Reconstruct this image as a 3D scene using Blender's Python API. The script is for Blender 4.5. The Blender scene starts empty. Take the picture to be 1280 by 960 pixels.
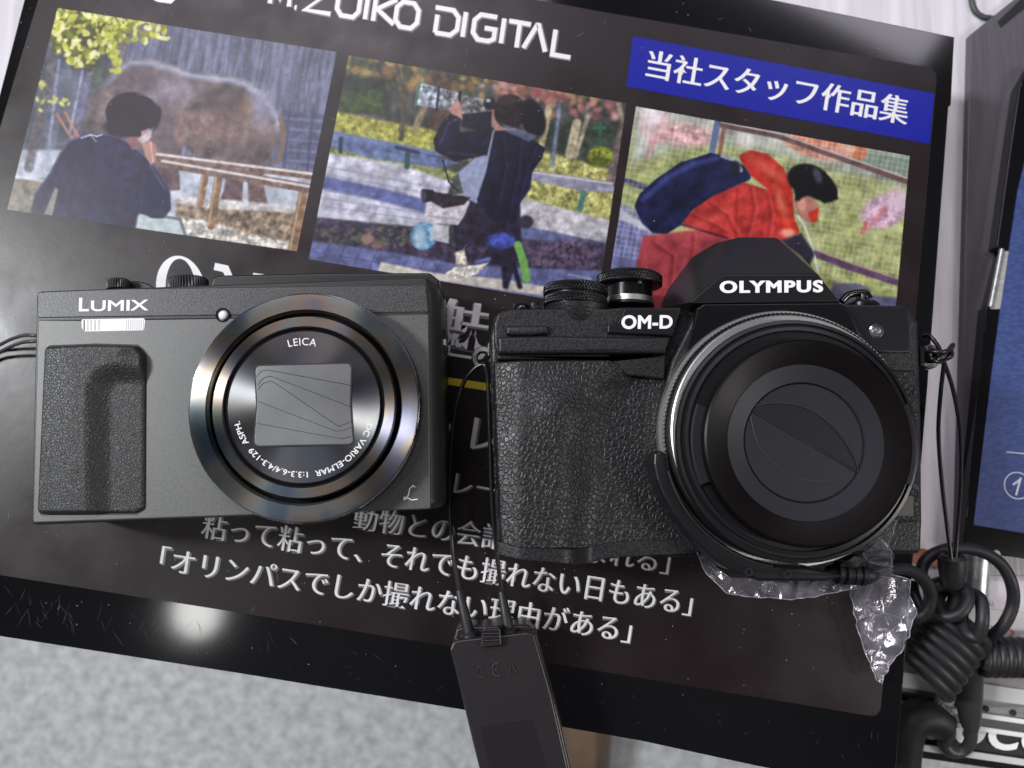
import bpy, bmesh, math, random
import numpy as np
from mathutils import Vector, Matrix
from mathutils.geometry import interpolate_bezier
random.seed(7)
RNG = np.random.RandomState(11)
S = bpy.context.scene
COL = S.collection
MM = 0.001
# ------------------------------------------------------------------ camera
FPX, TH, H = 960.0, math.radians(7.0), 242.0
cam = bpy.data.cameras.new('camera'); co = bpy.data.objects.new('camera', cam); COL.objects.link(co)
co.location = (0, 0, H*MM); co.rotation_euler = (TH, 0, 0)
cam.sensor_width = 36; cam.lens = 27.0; cam.clip_start = 0.005; cam.clip_end = 60
cam.dof.use_dof = True; cam.dof.focus_distance = 0.213; cam.dof.aperture_fstop = 14.0
S.camera = co
# ------------------------------------------------------------------ light
S.view_settings.view_transform = 'Standard'; S.view_settings.look = 'None'; S.view_settings.exposure = 0.10
w = bpy.data.worlds.new("World"); S.world = w; w.use_nodes = True
nt = w.node_tree; bg = nt.nodes['Background']
tc = nt.nodes.new('ShaderNodeTexCoord'); nz = nt.nodes.new('ShaderNodeTexNoise'); nz.inputs['Scale'].default_value = 2.2
nz.inputs['Detail'].default_value = 3
cr = nt.nodes.new('ShaderNodeValToRGB'); cr.color_ramp.elements[0].position = .36; cr.color_ramp.elements[1].position = .66
cr.color_ramp.elements[0].color = (.10, .10, .115, 1); cr.color_ramp.elements[1].color = (.90, .86, .98, 1)
nt.links.new(tc.outputs['Generated'], nz.inputs['Vector']); nt.links.new(nz.outputs['Fac'], cr.inputs['Fac'])
nt.links.new(cr.outputs['Color'], bg.inputs['Color']); bg.inputs['Strength'].default_value = 0.13
def area(name, loc, size, power, colr=(1, 1, 1), target=(0, 0, 0), shape='RECTANGLE'):
    l = bpy.data.lights.new(name, 'AREA'); l.shape = shape; l.size = size[0]; l.size_y = size[1]; l.energy = power; l.color = colr
    o = bpy.data.objects.new(name, l); COL.objects.link(o); o.location = loc
    o.rotation_euler = (Vector(target)-Vector(loc)).to_track_quat('-Z', 'Y').to_euler()
    return o
area('ceiling_panel', (-0.55, 1.25, 1.75), (1.3, 0.35), 13, (1, .93, 1))
area('ceiling_panel', (0.85, 1.5, 1.8), (0.9, 0.25), 4.5, (.93, .88, 1))
area('ceiling_tube', (-1.7, 0.45, 1.7), (0.22, 0.55), 48, (.96, .98, 1))
area('ceiling_spot', (-0.735, -0.31, 1.6), (0.115, 0.10), 0.62, (1, 1, .98), target=(-.09, -.04, 0), shape='ELLIPSE')
area('ceiling_tube', (1.9, -0.5, 1.8), (0.2, 1.0), 22, (1, .95, .92))

# ------------------------------------------------------------------ helpers
def V(*a): return Vector(a)
ct, st = math.cos(TH), math.sin(TH)
def W(px, py, z):
    x = (px-640)/FPX; y = -(py-480)/FPX
    yy = y*ct+st; zz = y*st-ct
    t = (H-z)/(-zz)
    return Vector((x*t, yy*t, z))
def R(px, py, z, r): return (W(px+r, py, z)-W(px-r, py, z)).length/2
def lin(c):
    c = np.asarray(c, dtype=float)/255.0
    return np.where(c <= .04045, c/12.92, ((c+.055)/1.055)**2.4)
def mat(name, rgb, rough=.5, metal=0., spec=.5, bump=None, var=None, coat=0., aniso=0., trans=0., alpha=None, extra=None, detail=None):
    """bump=(kind, scale per m, distance mm, strength); var=(scale, amount)"""
    m = bpy.data.materials.new(name); m.use_nodes = True; n = m.node_tree; b = n.nodes['Principled BSDF']
    def s(k, v): b.inputs[k].default_value = v
    s('Base Color', (*rgb, 1)); s('Roughness', rough); s('Metallic', metal); s('Specular IOR Level', spec)
    if coat: s('Coat Weight', coat); s('Coat Roughness', .08)
    if aniso:
        s('Anisotropic', aniso); s('Anisotropic Rotation', .25); tg = n.nodes.new('ShaderNodeTangent'); tg.direction_type = 'RADIAL'; tg.axis = 'Z'
        n.links.new(tg.outputs[0], b.inputs['Tangent'])
    if trans: s('Transmission Weight', trans)
    tcn = n.nodes.new('ShaderNodeTexCoord')
    if var:
        t = n.nodes.new('ShaderNodeTexNoise'); t.inputs['Scale'].default_value = var[0]; t.inputs['Detail'].default_value = 5
        mp = n.nodes.new('ShaderNodeMapping'); mp.inputs['Scale'].default_value = var[2] if len(var) > 2 else (1, 1, 1)
        r = n.nodes.new('ShaderNodeMapRange'); r.inputs['From Min'].default_value = .3; r.inputs['From Max'].default_value = .7
        r.inputs['To Min'].default_value = 1-var[1]; r.inputs['To Max'].default_value = 1+var[1]
        mx = n.nodes.new('ShaderNodeVectorMath'); mx.operation = 'SCALE'; mx.inputs[0].default_value = rgb
        n.links.new(tcn.outputs['Object'], mp.inputs[0]); n.links.new(mp.outputs[0], t.inputs['Vector'])
        n.links.new(t.outputs['Fac'], r.inputs['Value']); n.links.new(r.outputs[0], mx.inputs['Scale']); n.links.new(mx.outputs[0], b.inputs['Base Color'])
        r2 = n.nodes.new('ShaderNodeMapRange'); r2.inputs['From Min'].default_value = .3; r2.inputs['From Max'].default_value = .7
        r2.inputs['To Min'].default_value = max(.02, rough-.12*min(1, var[1]*2)); r2.inputs['To Max'].default_value = min(1, rough+.12*min(1, var[1]*2))
        n.links.new(t.outputs['Fac'], r2.inputs['Value']); n.links.new(r2.outputs[0], b.inputs['Roughness'])
    if bump:
        kind, sc, dist, stg = bump
        if kind == 'leather':
            t = n.nodes.new('ShaderNodeTexVoronoi'); t.feature = 'DISTANCE_TO_EDGE'; t.inputs['Scale'].default_value = sc
            wn = n.nodes.new('ShaderNodeTexNoise'); wn.inputs['Scale'].default_value = sc*.8; wn.inputs['Detail'].default_value = 2
            mixv = n.nodes.new('ShaderNodeVectorMath'); mixv.operation = 'MULTIPLY_ADD'; mixv.inputs[1].default_value = (.9/sc,)*3
            n.links.new(tcn.outputs['Object'], wn.inputs['Vector']); n.links.new(wn.outputs['Color'], mixv.inputs[0]); n.links.new(tcn.outputs['Object'], mixv.inputs[2])
            n.links.new(mixv.outputs[0], t.inputs['Vector'])
            rr = n.nodes.new('ShaderNodeMapRange'); rr.inputs['From Max'].default_value = .22; rr.interpolation_type = 'SMOOTHSTEP'
            n.links.new(t.outputs['Distance'], rr.inputs['Value']); out = rr.outputs[0]
        else:
            t = n.nodes.new('ShaderNodeTexNoise'); t.inputs['Scale'].default_value = sc; t.inputs['Detail'].default_value = 3 if detail is None else detail
            mp = n.nodes.new('ShaderNodeMapping'); mp.inputs['Scale'].default_value = kind if isinstance(kind, tuple) else (1, 1, 1)
            n.links.new(tcn.outputs['Object'], mp.inputs[0]); n.links.new(mp.outputs[0], t.inputs['Vector']); out = t.outputs['Fac']
        bp = n.nodes.new('ShaderNodeBump'); bp.inputs['Distance'].default_value = dist*MM; bp.inputs['Strength'].default_value = stg
        n.links.new(out, bp.inputs['Height']); n.links.new(bp.outputs[0], b.inputs['Normal'])
    if extra: extra(n, b, tcn)
    return m
def tag(o, label, cat, group=None, kind=None):
    if kind: o['kind'] = kind
    if label: o['label'] = label
    if cat: o['category'] = cat
    if group: o['group'] = group
    return o
def thing(name, label, cat, loc, group=None):
    o = bpy.data.objects.new(name, None); COL.objects.link(o); o.location = Vector(loc)*MM; o.empty_display_size = .005
    return tag(o, label, cat, group)
def base_of(parent):
    v = Vector((0, 0, 0))
    while parent is not None:
        v = v+Vector(parent.location); parent = parent.parent
    return v/MM
def mk(name, verts, faces, m, parent=None, smooth=False, bevel=0, bseg=2, origin=None, angle=35, wn=False):
    """verts in world mm"""
    o0 = base_of(parent)
    if origin is None:
        a = np.array([tuple(v) for v in verts]); origin = Vector(((a.min(0)+a.max(0))/2).tolist()) if parent is not None else Vector((a[:, 0].mean(), a[:, 1].mean(), a[:, 2].min()))
    origin = Vector(origin)
    me = bpy.data.meshes.new(name); me.from_pydata([tuple((Vector(v)-origin)*MM) for v in verts], [], faces); 
    bm = bmesh.new(); bm.from_mesh(me); bmesh.ops.recalc_face_normals(bm, faces=bm.faces)
    if bevel: 
        eds = [e for e in bm.edges if len(e.link_faces) == 2 and e.calc_face_angle(0) > math.radians(25)]
        bmesh.ops.bevel(bm, geom=eds, offset=bevel*MM, segments=bseg, profile=.5, affect='EDGES', clamp_overlap=True)
    if smooth or bevel:
        for f in bm.faces: f.smooth = True
        for e in bm.edges:
            if len(e.link_faces) == 2 and e.calc_face_angle(0) > math.radians(angle): e.smooth = False
    bm.to_mesh(me); bm.free()
    me.materials.append(m)
    o = bpy.data.objects.new(name, me); COL.objects.link(o); o.parent = parent; o.location = (origin-o0)*MM
    if wn or bevel: w_ = o.modifiers.new('wn', 'WEIGHTED_NORMAL'); w_.keep_sharp = True; w_.weight = 80
    return o
def empty_part(name, parent, origin):
    o = bpy.data.objects.new(name, None); COL.objects.link(o); o.parent = parent; o.location = (Vector(origin)-base_of(parent))*MM; return o
def rpoly(pts, r, seg=6):
    """rounded polygon, pts (x,y), r number or list"""
    out = []; n = len(pts)
    for i, p in enumerate(pts):
        a = Vector(pts[i-1][:2]); b = Vector(p[:2]); c = Vector(pts[(i+1) % n][:2])
        rr = r[i] if isinstance(r, (list, tuple)) else r
        d1 = (a-b); d2 = (c-b); l1 = d1.length; l2 = d2.length
        if rr <= 0 or l1 < 1e-6 or l2 < 1e-6: out.append(tuple(b)); continue
        d1 /= l1; d2 /= l2; ang = d1.angle(d2); t = min(rr/math.tan(ang/2), l1*.49, l2*.49)
        p0 = b+d1*t; p1 = b+d2*t
        for k in range(seg+1):
            s = k/seg; out.append(tuple((1-s)**2*p0+2*s*(1-s)*b+s*s*p1))
    return out
def loft(name, loops, m, parent, cap0=True, cap1=True, smooth=True, bevel=0, angle=35, **k):
    n = len(loops[0]); vs = [v for L in loops for v in L]; fs = []
    for i in range(len(loops)-1):
        for j in range(n): fs.append((i*n+j, i*n+(j+1) % n, (i+1)*n+(j+1) % n, (i+1)*n+j))
    if cap0: fs.append(tuple(range(n-1, -1, -1)))
    if cap1: fs.append(tuple((len(loops)-1)*n+j for j in range(n)))
    return mk(name, vs, fs, m, parent, smooth=smooth, bevel=bevel, angle=angle, wn=True, **k)
def prism(name, pts, z0, z1, m, parent=None, bevel=.3, r=0, seg=6, angle=35, taper=None, **k):
    """outline in photo pixels met on plane z1; vertical sides down to z0"""
    if r: pts = rpoly(pts, r, seg)
    top = [W(p[0], p[1], z1) for p in pts]
    loops = [[Vector((v.x, v.y, z0)) for v in top]]
    if bevel:
        c = sum(top, Vector())/len(top)
        e = []
        n = len(top)
        for i, v in enumerate(top):   # inset along local normals
            d = (top[(i+1) % n]-top[i-1]); nn = Vector((d.y, -d.x, 0)); nn = nn.normalized() if nn.length > 0 else nn
            e.append(nn)
        area2 = sum(top[i].x*top[(i+1) % n].y-top[(i+1) % n].x*top[i].y for i in range(n))
        sg = 1 if area2 > 0 else -1
        T = [v+e[i]*(-sg*bevel) for i, v in enumerate(top)]
        for _ in range(40):     # merge inset points whose edge has turned over
            bad = [i for i in range(n) if (T[(i+1) % n]-T[i]).dot(top[(i+1) % n]-top[i]) < 0]
            if not bad: break
            for i in bad: mm_ = (T[i]+T[(i+1) % n])/2; T[i] = mm_; T[(i+1) % n] = mm_.copy()
        for a in (0, 30, 60, 90):
            s = 1-math.cos(math.radians(a)); c_ = math.sin(math.radians(a))
            loops.append([v+(T[i]-v)*s+Vector((0, 0, -bevel*(1-c_))) for i, v in enumerate(top)])
    else: loops.append(top)
    o = loft(name, loops, m, parent, angle=angle, **k)
    return o
def lathe(name, c, prof, m, parent=None, axis=(0, 0, 1), seg=96, smooth=True, angle=30, closed=False, mod=None, full=True):
    """prof: list of (r, h) from c along axis. mod(theta, r, h)->r"""
    c = Vector(c); ax = Vector(axis).normalized(); u = ax.orthogonal().normalized()
    if abs(ax.z) > .9: u = Vector((1, 0, 0))
    v = ax.cross(u); u = v.cross(ax)
    vs, fs, n = [], [], seg
    for (r, h) in prof:
        for j in range(n):
            t = 2*math.pi*j/n; rr = mod(t, r, h) if mod else r
            vs.append(c+ax*h+(u*math.cos(t)+v*math.sin(t))*rr)
    for i in range(len(prof)-1):
        for j in range(n): fs.append((i*n+j, i*n+(j+1) % n, (i+1)*n+(j+1) % n, (i+1)*n+j))
    if closed:
        i = len(prof)-1
        for j in range(n): fs.append((i*n+j, i*n+(j+1) % n, (j+1) % n, j))
    elif full:
        fs.append(tuple(range(n))); fs.append(tuple((len(prof)-1)*n+j for j in range(n)))
    return mk(name, vs, fs, m, parent, smooth=smooth, angle=angle)
def cr_path(pts, n=10, closed=False):
    P = [Vector(p) for p in pts]; out = []
    k = len(P)
    rng = range(k) if closed else range(k-1)
    for i in rng:
        a = P[(i-1) % k] if closed or i > 0 else P[0]; b = P[i]; c = P[(i+1) % k]; d = P[(i+2) % k] if closed or i < k-2 else P[-1]
        for j in range(n):
            t = j/n; out.append(.5*((2*b)+(c-a)*t+(2*a-5*b+4*c-d)*t*t+(3*b-3*c+d-a)*t**3))
    if not closed: out.append(P[-1])
    return out
def tubemesh(path, r, sides=12, closed=False):
    n = len(path); vs, fs = [], []; up = None
    for i, p in enumerate(path):
        t = (path[(i+1) % n]-path[i-1]) if closed or 0 < i < n-1 else (path[1]-path[0] if i == 0 else path[-1]-path[-2])
        t.normalize()
        if up is None: up = t.orthogonal().normalized()
        up = (up-t*up.dot(t)).normalized(); sd = t.cross(up)
        rr = r[i] if isinstance(r, (list, tuple)) else r
        for j in range(sides):
            a = 2*math.pi*j/sides; vs.append(p+(up*math.cos(a)+sd*math.sin(a))*rr)
    for i in range(n if closed else n-1):
        for j in range(sides):
            i2 = (i+1) % n; fs.append((i*sides+j, i*sides+(j+1) % sides, i2*sides+(j+1) % sides, i2*sides+j))
    if not closed: fs.append(tuple(range(sides))); fs.append(tuple((n-1)*sides+j for j in range(sides)))
    return vs, fs
def tube(name, pts, r, m, parent=None, sides=12, n=10, closed=False, raw=False):
    path = pts if raw else cr_path(pts, n, closed)
    if isinstance(r, list) and len(r) == len(pts) and not raw:
        rr = []
        for i in range(len(path)):
            s = min(i/n, len(pts)-1.0001); k = int(s); rr.append(r[k]*(1-(s-k))+r[k+1]*(s-k))
        r = rr
    vs, fs = tubemesh(path, r, sides, closed)
    return mk(name, vs, fs, m, parent, smooth=True, angle=60)
def PW(pts): return [W(*p) for p in pts]
def boxw(name, c, d, m, parent=None, bevel=.3, rot=0):
    """box centre c mm, size d mm"""
    vs = []; cr_, sr = math.cos(rot), math.sin(rot)
    for x in (-.5, .5):
        for y in (-.5, .5):
            for z in (-.5, .5):
                X, Y = x*d[0], y*d[1]; vs.append(Vector(c)+Vector((X*cr_-Y*sr, X*sr+Y*cr_, z*d[2])))
    return mk(name, vs, [(0, 1, 3, 2), (4, 6, 7, 5), (0, 4, 5, 1), (2, 3, 7, 6), (0, 2, 6, 4), (1, 5, 7, 3)], m, parent, bevel=bevel)

# text -------------------------------------------------------------
def glyph_mesh(body, dx=0., dy=0., spacing=1., res=5, extr=0.):
    """filled outline of a line of text as (verts 0..1 in units of bbox width/height raw coords, faces)"""
    cu = bpy.data.curves.new('t', 'FONT'); cu.body = body; cu.space_character = spacing
    ob = bpy.data.objects.new('t', cu); COL.objects.link(ob); bpy.context.view_layer.update()
    dg = bpy.context.evaluated_depsgraph_get(); tcv = ob.evaluated_get(dg).to_curve(dg)
    polys = []
    for sp in tcv.splines:
        pts = []
        if sp.type == 'BEZIER':
            bp = sp.bezier_points; n = len(bp)
            for i in range(n if sp.use_cyclic_u else n-1):
                a, b = bp[i], bp[(i+1) % n]
                straight = (a.handle_right-a.co).length < 1e-5 and (b.handle_left-b.co).length < 1e-5
                straight = straight or (abs((a.handle_right-a.co).cross(b.co-a.co).z) < 1e-5 and abs((b.handle_left-b.co).cross(b.co-a.co).z) < 1e-5)
                if straight:
                    L = (b.co-a.co).length; k = max(1, int(L/.12))
                    pts += [a.co.lerp(b.co, q/k).to_2d() for q in range(k)]
                else: pts += [q.to_2d() for q in interpolate_bezier(a.co, a.handle_right, b.handle_left, b.co, res+1)[:-1]]
        else: pts = [Vector(q.co[:2]) for q in sp.points]
        q = [pts[0]] if pts else []
        for p in pts[1:]:
            if (p-q[-1]).length > .007: q.append(p)
        if len(q) > 1 and (q[0]-q[-1]).length < .007: q.pop()
        if len(q) >= 3: polys.append(q)
    def ar(q): return sum(q[i-1].x*q[i].y-q[i].x*q[i-1].y for i in range(len(q)))/2
    sg = 1 if sum(ar(q) for q in polys) > 0 else -1
    newc = bpy.data.curves.new('o', 'CURVE'); newc.dimensions = '2D'; newc.fill_mode = 'BOTH' 
    if extr: newc.extrude = extr
    for q in polys:
        n = len(q); out = []
        for i in range(n):
            d1 = (q[(i+1) % n]-q[i]).normalized(); d2 = (q[i]-q[i-1]).normalized()
            n1 = Vector((d1.y, -d1.x)); n2 = Vector((d2.y, -d2.x)); nrm = (n1+n2)/max(.35, 1+n1.dot(n2))*sg
            out.append((q[i].x+nrm.x*dx, q[i].y+nrm.y*dy))
        s = newc.splines.new('POLY'); s.points.add(n-1)
        for i, c in enumerate(out): s.points[i].co = (c[0], c[1], 0, 1)
        s.use_cyclic_u = True
    o2 = bpy.data.objects.new('o', newc); COL.objects.link(o2); bpy.context.view_layer.update()
    dg = bpy.context.evaluated_depsgraph_get(); me = o2.evaluated_get(dg).to_mesh()
    vs = [tuple(v.co) for v in me.vertices]; fs = [tuple(p.vertices) for p in me.polygons]
    bpy.data.objects.remove(o2); bpy.data.curves.remove(newc); bpy.data.objects.remove(ob); bpy.data.curves.remove(cu)
    return vs, fs
def text(name, body, A, B, hpx, z, m, parent, up=None, dx=0., dy=0., slant=0., spacing=1., bbox=True, ex=0.02, mapf=None, ymin=None, ymax=None):
    """bbox bottom-left at photo pixel A, bottom-right at B, cap height hpx along up (pixel vector)"""
    vs, fs = glyph_mesh(body, dx, dy, spacing, extr=.5)
    a = np.array(vs); x0, x1 = a[:, 0].min(), a[:, 0].max(); y0, y1 = a[:, 1].min(), a[:, 1].max()
    if ymin is not None: y0 = ymin
    if ymax is not None: y1 = ymax
    A = Vector(A); B = Vector(B); d = B-A
    if up is None: up = Vector((d.y, -d.x)).normalized()
    else: up = Vector(up).normalized()
    out = []
    for (x, y, zz) in vs:
        u = (x-x0)/(x1-x0); v = (y-y0)/(y1-y0)
        if mapf: p = mapf(u, v)
        else: p = A+d*u+up*(v*hpx)+d.normalized()*(slant*v*hpx)
        out.append(W(p[0], p[1], z+(ex if zz > 0 else 0)))
    return mk(name, out, fs, m, parent)

# painting on a fine mesh of coloured points -----------------------------------
def vnoise(X, Y, s, seed=0, oct=3):
    X, Y = X*.83-Y*.55, X*.55+Y*.83
    rs = np.random.RandomState(seed); tot = np.zeros_like(X); amp = 1.; norm = 0
    for o in range(oct):
        g = rs.rand(256, 256); x = X/s*(2**o)+1000; y = Y/s*(2**o)+1000
        xi = np.floor(x).astype(int); yi = np.floor(y).astype(int); fx = x-xi; fy = y-yi
        fx = fx*fx*(3-2*fx); fy = fy*fy*(3-2*fy)
        g00 = g[xi % 256, yi % 256]; g10 = g[(xi+1) % 256, yi % 256]; g01 = g[xi % 256, (yi+1) % 256]; g11 = g[(xi+1) % 256, (yi+1) % 256]
        tot += amp*((g00*(1-fx)+g10*fx)*(1-fy)+(g01*(1-fx)+g11*fx)*fy); norm += amp; amp *= .5
    return tot/norm
class Paint:
    def __init__(s, X, Y, sc=1., ox=0., oy=0.):
        s.X = (X-ox)*sc; s.Y = (Y-oy)*sc; s.C = np.zeros(X.shape+(3,)); s.sc = sc
    def fill(s, c): s.C[:] = c
    def mix(s, mask, c, noise=None):
        c = np.array(c, float)
        if noise is not None: c = c*(1+(noise[..., None]-.5)*2)
        s.C += (c-s.C)*mask[..., None]
    def sdf(s, pts):
        X, Y = s.X, s.Y; ins = np.zeros(X.shape, bool); dm = np.full(X.shape, 1e9); n = len(pts)
        for i in range(n):
            (x0, y0), (x1, y1) = pts[i-1], pts[i]; dx, dy = x1-x0, y1-y0; L = dx*dx+dy*dy+1e-9
            t = np.clip(((X-x0)*dx+(Y-y0)*dy)/L, 0, 1); dm = np.minimum(dm, (X-x0-t*dx)**2+(Y-y0-t*dy)**2)
            if y0 != y1: ins ^= ((y0 > Y) != (y1 > Y)) & (X < (x1-x0)*(Y-y0)/(y1-y0)+x0)
        return np.where(ins, -1, 1)*np.sqrt(dm)
    def sm(s, d, soft): return np.clip(.5-d/(2*soft), 0, 1)
    def poly(s, pts, c, soft=3, a=1., nz=0, ns=20, seed=1, wob=0, rnd=False):
        if rnd: pts = rpoly(pts, rnd, 4)
        d = s.sdf(pts)
        if wob: d = d+(vnoise(s.X, s.Y, 18, seed+5)-.5)*wob*2
        s.mix(s.sm(d, soft)*a, c, (.5+(vnoise(s.X, s.Y, ns, seed)-.5)*nz) if nz else None)
    def ell(s, cx, cy, rx, ry, c, soft=3, a=1., rot=0, nz=0, ns=15, seed=2):
        cc, ss = math.cos(rot), math.sin(rot); x = (s.X-cx)*cc+(s.Y-cy)*ss; y = -(s.X-cx)*ss+(s.Y-cy)*cc
        d = (np.sqrt((x/rx)**2+(y/ry)**2)-1)*min(rx, ry)
        s.mix(s.sm(d, soft)*a, c, (.5+(vnoise(s.X, s.Y, ns, seed)-.5)*nz) if nz else None)
    def line(s, pts, wd, c, soft=2, a=1., nz=0):
        for i in range(len(pts)-1):
            (x0, y0), (x1, y1) = pts[i], pts[i+1]; dx, dy = x1-x0, y1-y0; L = dx*dx+dy*dy+1e-9
            t = np.clip(((s.X-x0)*dx+(s.Y-y0)*dy)/L, 0, 1); d = np.hypot(s.X-x0-t*dx, s.Y-y0-t*dy)-wd/2
            s.mix(s.sm(d, soft)*a, c, (.5+(vnoise(s.X, s.Y, 14, 3)-.5)*nz) if nz else None)
    def dabs(s, n, box, r, cols, seed=3, asp=.6, a=.9, soft=2, mask=None):
        rs = np.random.RandomState(seed)
        for i in range(n):
            x = rs.uniform(box[0], box[2]); y = rs.uniform(box[1], box[3])
            if mask and not mask(x, y): continue
            q = rs.uniform(*r); rx, ry = q, q*asp; rot = rs.uniform(0, 3.1); c = cols[rs.randint(len(cols))]
            ix = (np.abs(s.X-x) < q*1.5+soft) & (np.abs(s.Y-y) < q*1.5+soft)
            if not ix.any(): continue
            xs, ys = s.X[ix]-x, s.Y[ix]-y; cc, ss = math.cos(rot), math.sin(rot)
            d = (np.sqrt(((xs*cc+ys*ss)/rx)**2+((-xs*ss+ys*cc)/ry)**2)-1)*ry
            mk_ = np.clip(.5-d/(2*soft), 0, 1)*a
            s.C[ix] += (np.array(c, float)-s.C[ix])*mk_[:, None]
def print_sheet(name, quad, z, fn, parent, m, step=.95, gain=1.):
    (ax, ay), (bx, by), (cx, cy), (dx, dy) = quad   # TL TR BR BL
    nu = int(max(math.hypot(bx-ax, by-ay), math.hypot(cx-dx, cy-dy))/step); nv = int(max(math.hypot(dx-ax, dy-ay), math.hypot(cx-bx, cy-by))/step)
    u = np.linspace(0, 1, nu)[None, :]; v = np.linspace(0, 1, nv)[:, None]
    X = (ax*(1-u)+bx*u)*(1-v)+(dx*(1-u)+cx*u)*v; Y = (ay*(1-u)+by*u)*(1-v)+(dy*(1-u)+cy*u)*v
    C = np.clip(fn(X, Y), 0, 255); C = np.clip((C-26)*1.16, 4, 255); gm = C.mean(-1, keepdims=True); C = gm+(C-gm)*.84
    x = (X-640)/FPX; y = -(Y-480)/FPX; t = (H-z)/(-(y*st-ct)); wx = x*t; wy = (y*ct+st)*t
    o0 = base_of(parent); ox, oy = wx.mean(), wy.mean()
    co_ = np.stack([(wx-ox)*MM, (wy-oy)*MM, np.zeros_like(wx)], -1).reshape(-1, 3)
    i = np.arange(nu*nv).reshape(nv, nu); q = np.stack([i[1:, :-1], i[1:, 1:], i[:-1, 1:], i[:-1, :-1]], -1).reshape(-1, 4)
    me = bpy.data.meshes.new(name); me.vertices.add(len(co_)); me.vertices.foreach_set('co', co_.ravel())
    me.loops.add(q.size); me.loops.foreach_set('vertex_index', q.ravel().astype(np.int32))
    me.polygons.add(len(q)); me.polygons.foreach_set('loop_start', np.arange(0, q.size, 4, dtype=np.int32)); me.update(calc_edges=True); me.validate()
    ca = me.color_attributes.new('ink', 'FLOAT_COLOR', 'POINT')
    rgba = np.ones((len(co_), 4)); rgba[:, :3] = np.clip(lin(np.clip(C, 0, 255)).reshape(-1, 3)*gain, 0, .9)
    ca.data.foreach_set('color', rgba.ravel())
    me.materials.append(m); o = bpy.data.objects.new(name, me); COL.objects.link(o); o.parent = parent; o.location = (Vector((ox, oy, z))-o0)*MM
    return o
# ================================================================== SETTING
L = lambda *c: tuple(lin(c))
def lerp(a, b, t): return a+(b-a)*t
def floor_extra(n, b, tcn):
    t = n.nodes.new('ShaderNodeTexNoise'); t.inputs['Scale'].default_value = 56; t.inputs['Detail'].default_value = 6; t.inputs['Roughness'].default_value = .72
    r = n.nodes.new('ShaderNodeValToRGB'); e = r.color_ramp.elements; e[0].position = .36; e[1].position = .62
    e[0].color = (.34, .362, .37, 1); e[1].color = (.60, .625, .62, 1)
    n.links.new(tcn.outputs['Object'], t.inputs['Vector']); n.links.new(t.outputs['Fac'], r.inputs['Fac']); n.links.new(r.outputs['Color'], b.inputs['Base Color'])
M_floor = mat('mottled_floor', (.5, .5, .5), .7, extra=floor_extra)
ZF = -820.
mk('floor', [V(-3500, -3500, ZF), V(3500, -3500, ZF), V(3500, 3500, ZF), V(-3500, 3500, ZF)], [(0, 1, 2, 3)], M_floor)['kind'] = 'structure'

M_white = mat('brushed_white_laminate', (.66, .635, .68), .42, var=(22, .16, (9, .6, 1)), bump=((12, .7, 1), 60, .25, .4))
M_pwhite = mat('white_plastic', (.72, .73, .73), .35, var=(40, .06))
M_steel = mat('brushed_steel', (.50, .53, .53), .35, metal=.9, var=(60, .2, (1, 6, 1)))
M_black = mat('gloss_black_acrylic', (.005, .005, .006), .085, spec=.45)
M_bplas = mat('black_plastic', (.008, .008, .009), .38, bump=(1, 2600, .03, .35))
M_rub = mat('black_rubber', (.015, .0142, .016), .5, bump=(1, 900, .05, .3), var=(90, .2))
ZS = -36.
# the white shelf behind and to the right; its front edge runs under the board
shelf = thing('shelf', 'white brushed laminate shelf running under the tilted black poster board', 'shelf', (60, 120, ZS-18))
pa, pb = W(-420, 640, ZS), W(1700, 842, ZS); pc, pd = W(1900, -700, ZS), W(-420, -700, ZS)
vs = [pa, pb, pc, pd]; mk('shelf_top', vs+[v-Vector((0, 0, 18)) for v in vs], [(0, 1, 2, 3), (7, 6, 5, 4), (0, 4, 5, 1), (1, 5, 6, 2), (2, 6, 7, 3), (3, 7, 4, 0)], M_white, shelf, bevel=.8)
# a pressed panel outline in the shelf top, partly in view at the upper right edge
M_gro = mat('grey_green_groove', (.055, .065, .06), .5)
tube('groove_trim', PW([(1214, -60, ZS+.6), (1214, -10, ZS+.6), (1217, 10, ZS+.6), (1226, 20, ZS+.6), (1240, 23, ZS+.6), (1300, 30, ZS+.6)]), 1.1, M_gro, shelf, n=8)
# price rail on the front edge
rail = thing('price_rail', 'perforated steel price rail with white lettered black strip along the front shelf edge', 'price rail', W(1200, 880, ZS-18))
def band(name, y0, y1, z0, z1, m, x0=1060, x1=1420, th=1.2, parent=None, sl=.146, bevel=.15):
    f = lambda x, y: y+sl*(x-1250)
    q = [W(x0, f(x0, y0), z0), W(x1, f(x1, y0), z0), W(x1, f(x1, y1), z1), W(x0, f(x0, y1), z1)]
    return mk(name, q+[v-Vector((0, 0, th)) for v in q], [(0, 1, 2, 3), (7, 6, 5, 4), (0, 4, 5, 1), (1, 5, 6, 2), (2, 6, 7, 3), (3, 7, 4, 0)], m, parent or rail, bevel=bevel)
M_grey = mat('clear_grey_plastic', (.36, .35, .34), .25, var=(80, .2, (1, 8, 1)))
M_lab = mat('label_black', (.02, .02, .02), .4)
M_wp = mat('white_print', (.85, .85, .85), .5)
M_red = mat('faded_red_ink', (.62, .25, .22), .5, var=(60, .15))
M_hole = mat('dark_hole', (.012, .012, .012), .7)
band('backing', 838, 962, -56, -64, M_bplas, th=2)
band('clear_cover', 841, 858, -48, -49, M_grey)
band('upper_lip', 858, 877, -47, -49, M_pwhite)
band('perforated_strip', 876, 894, -51, -52, M_steel)
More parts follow.
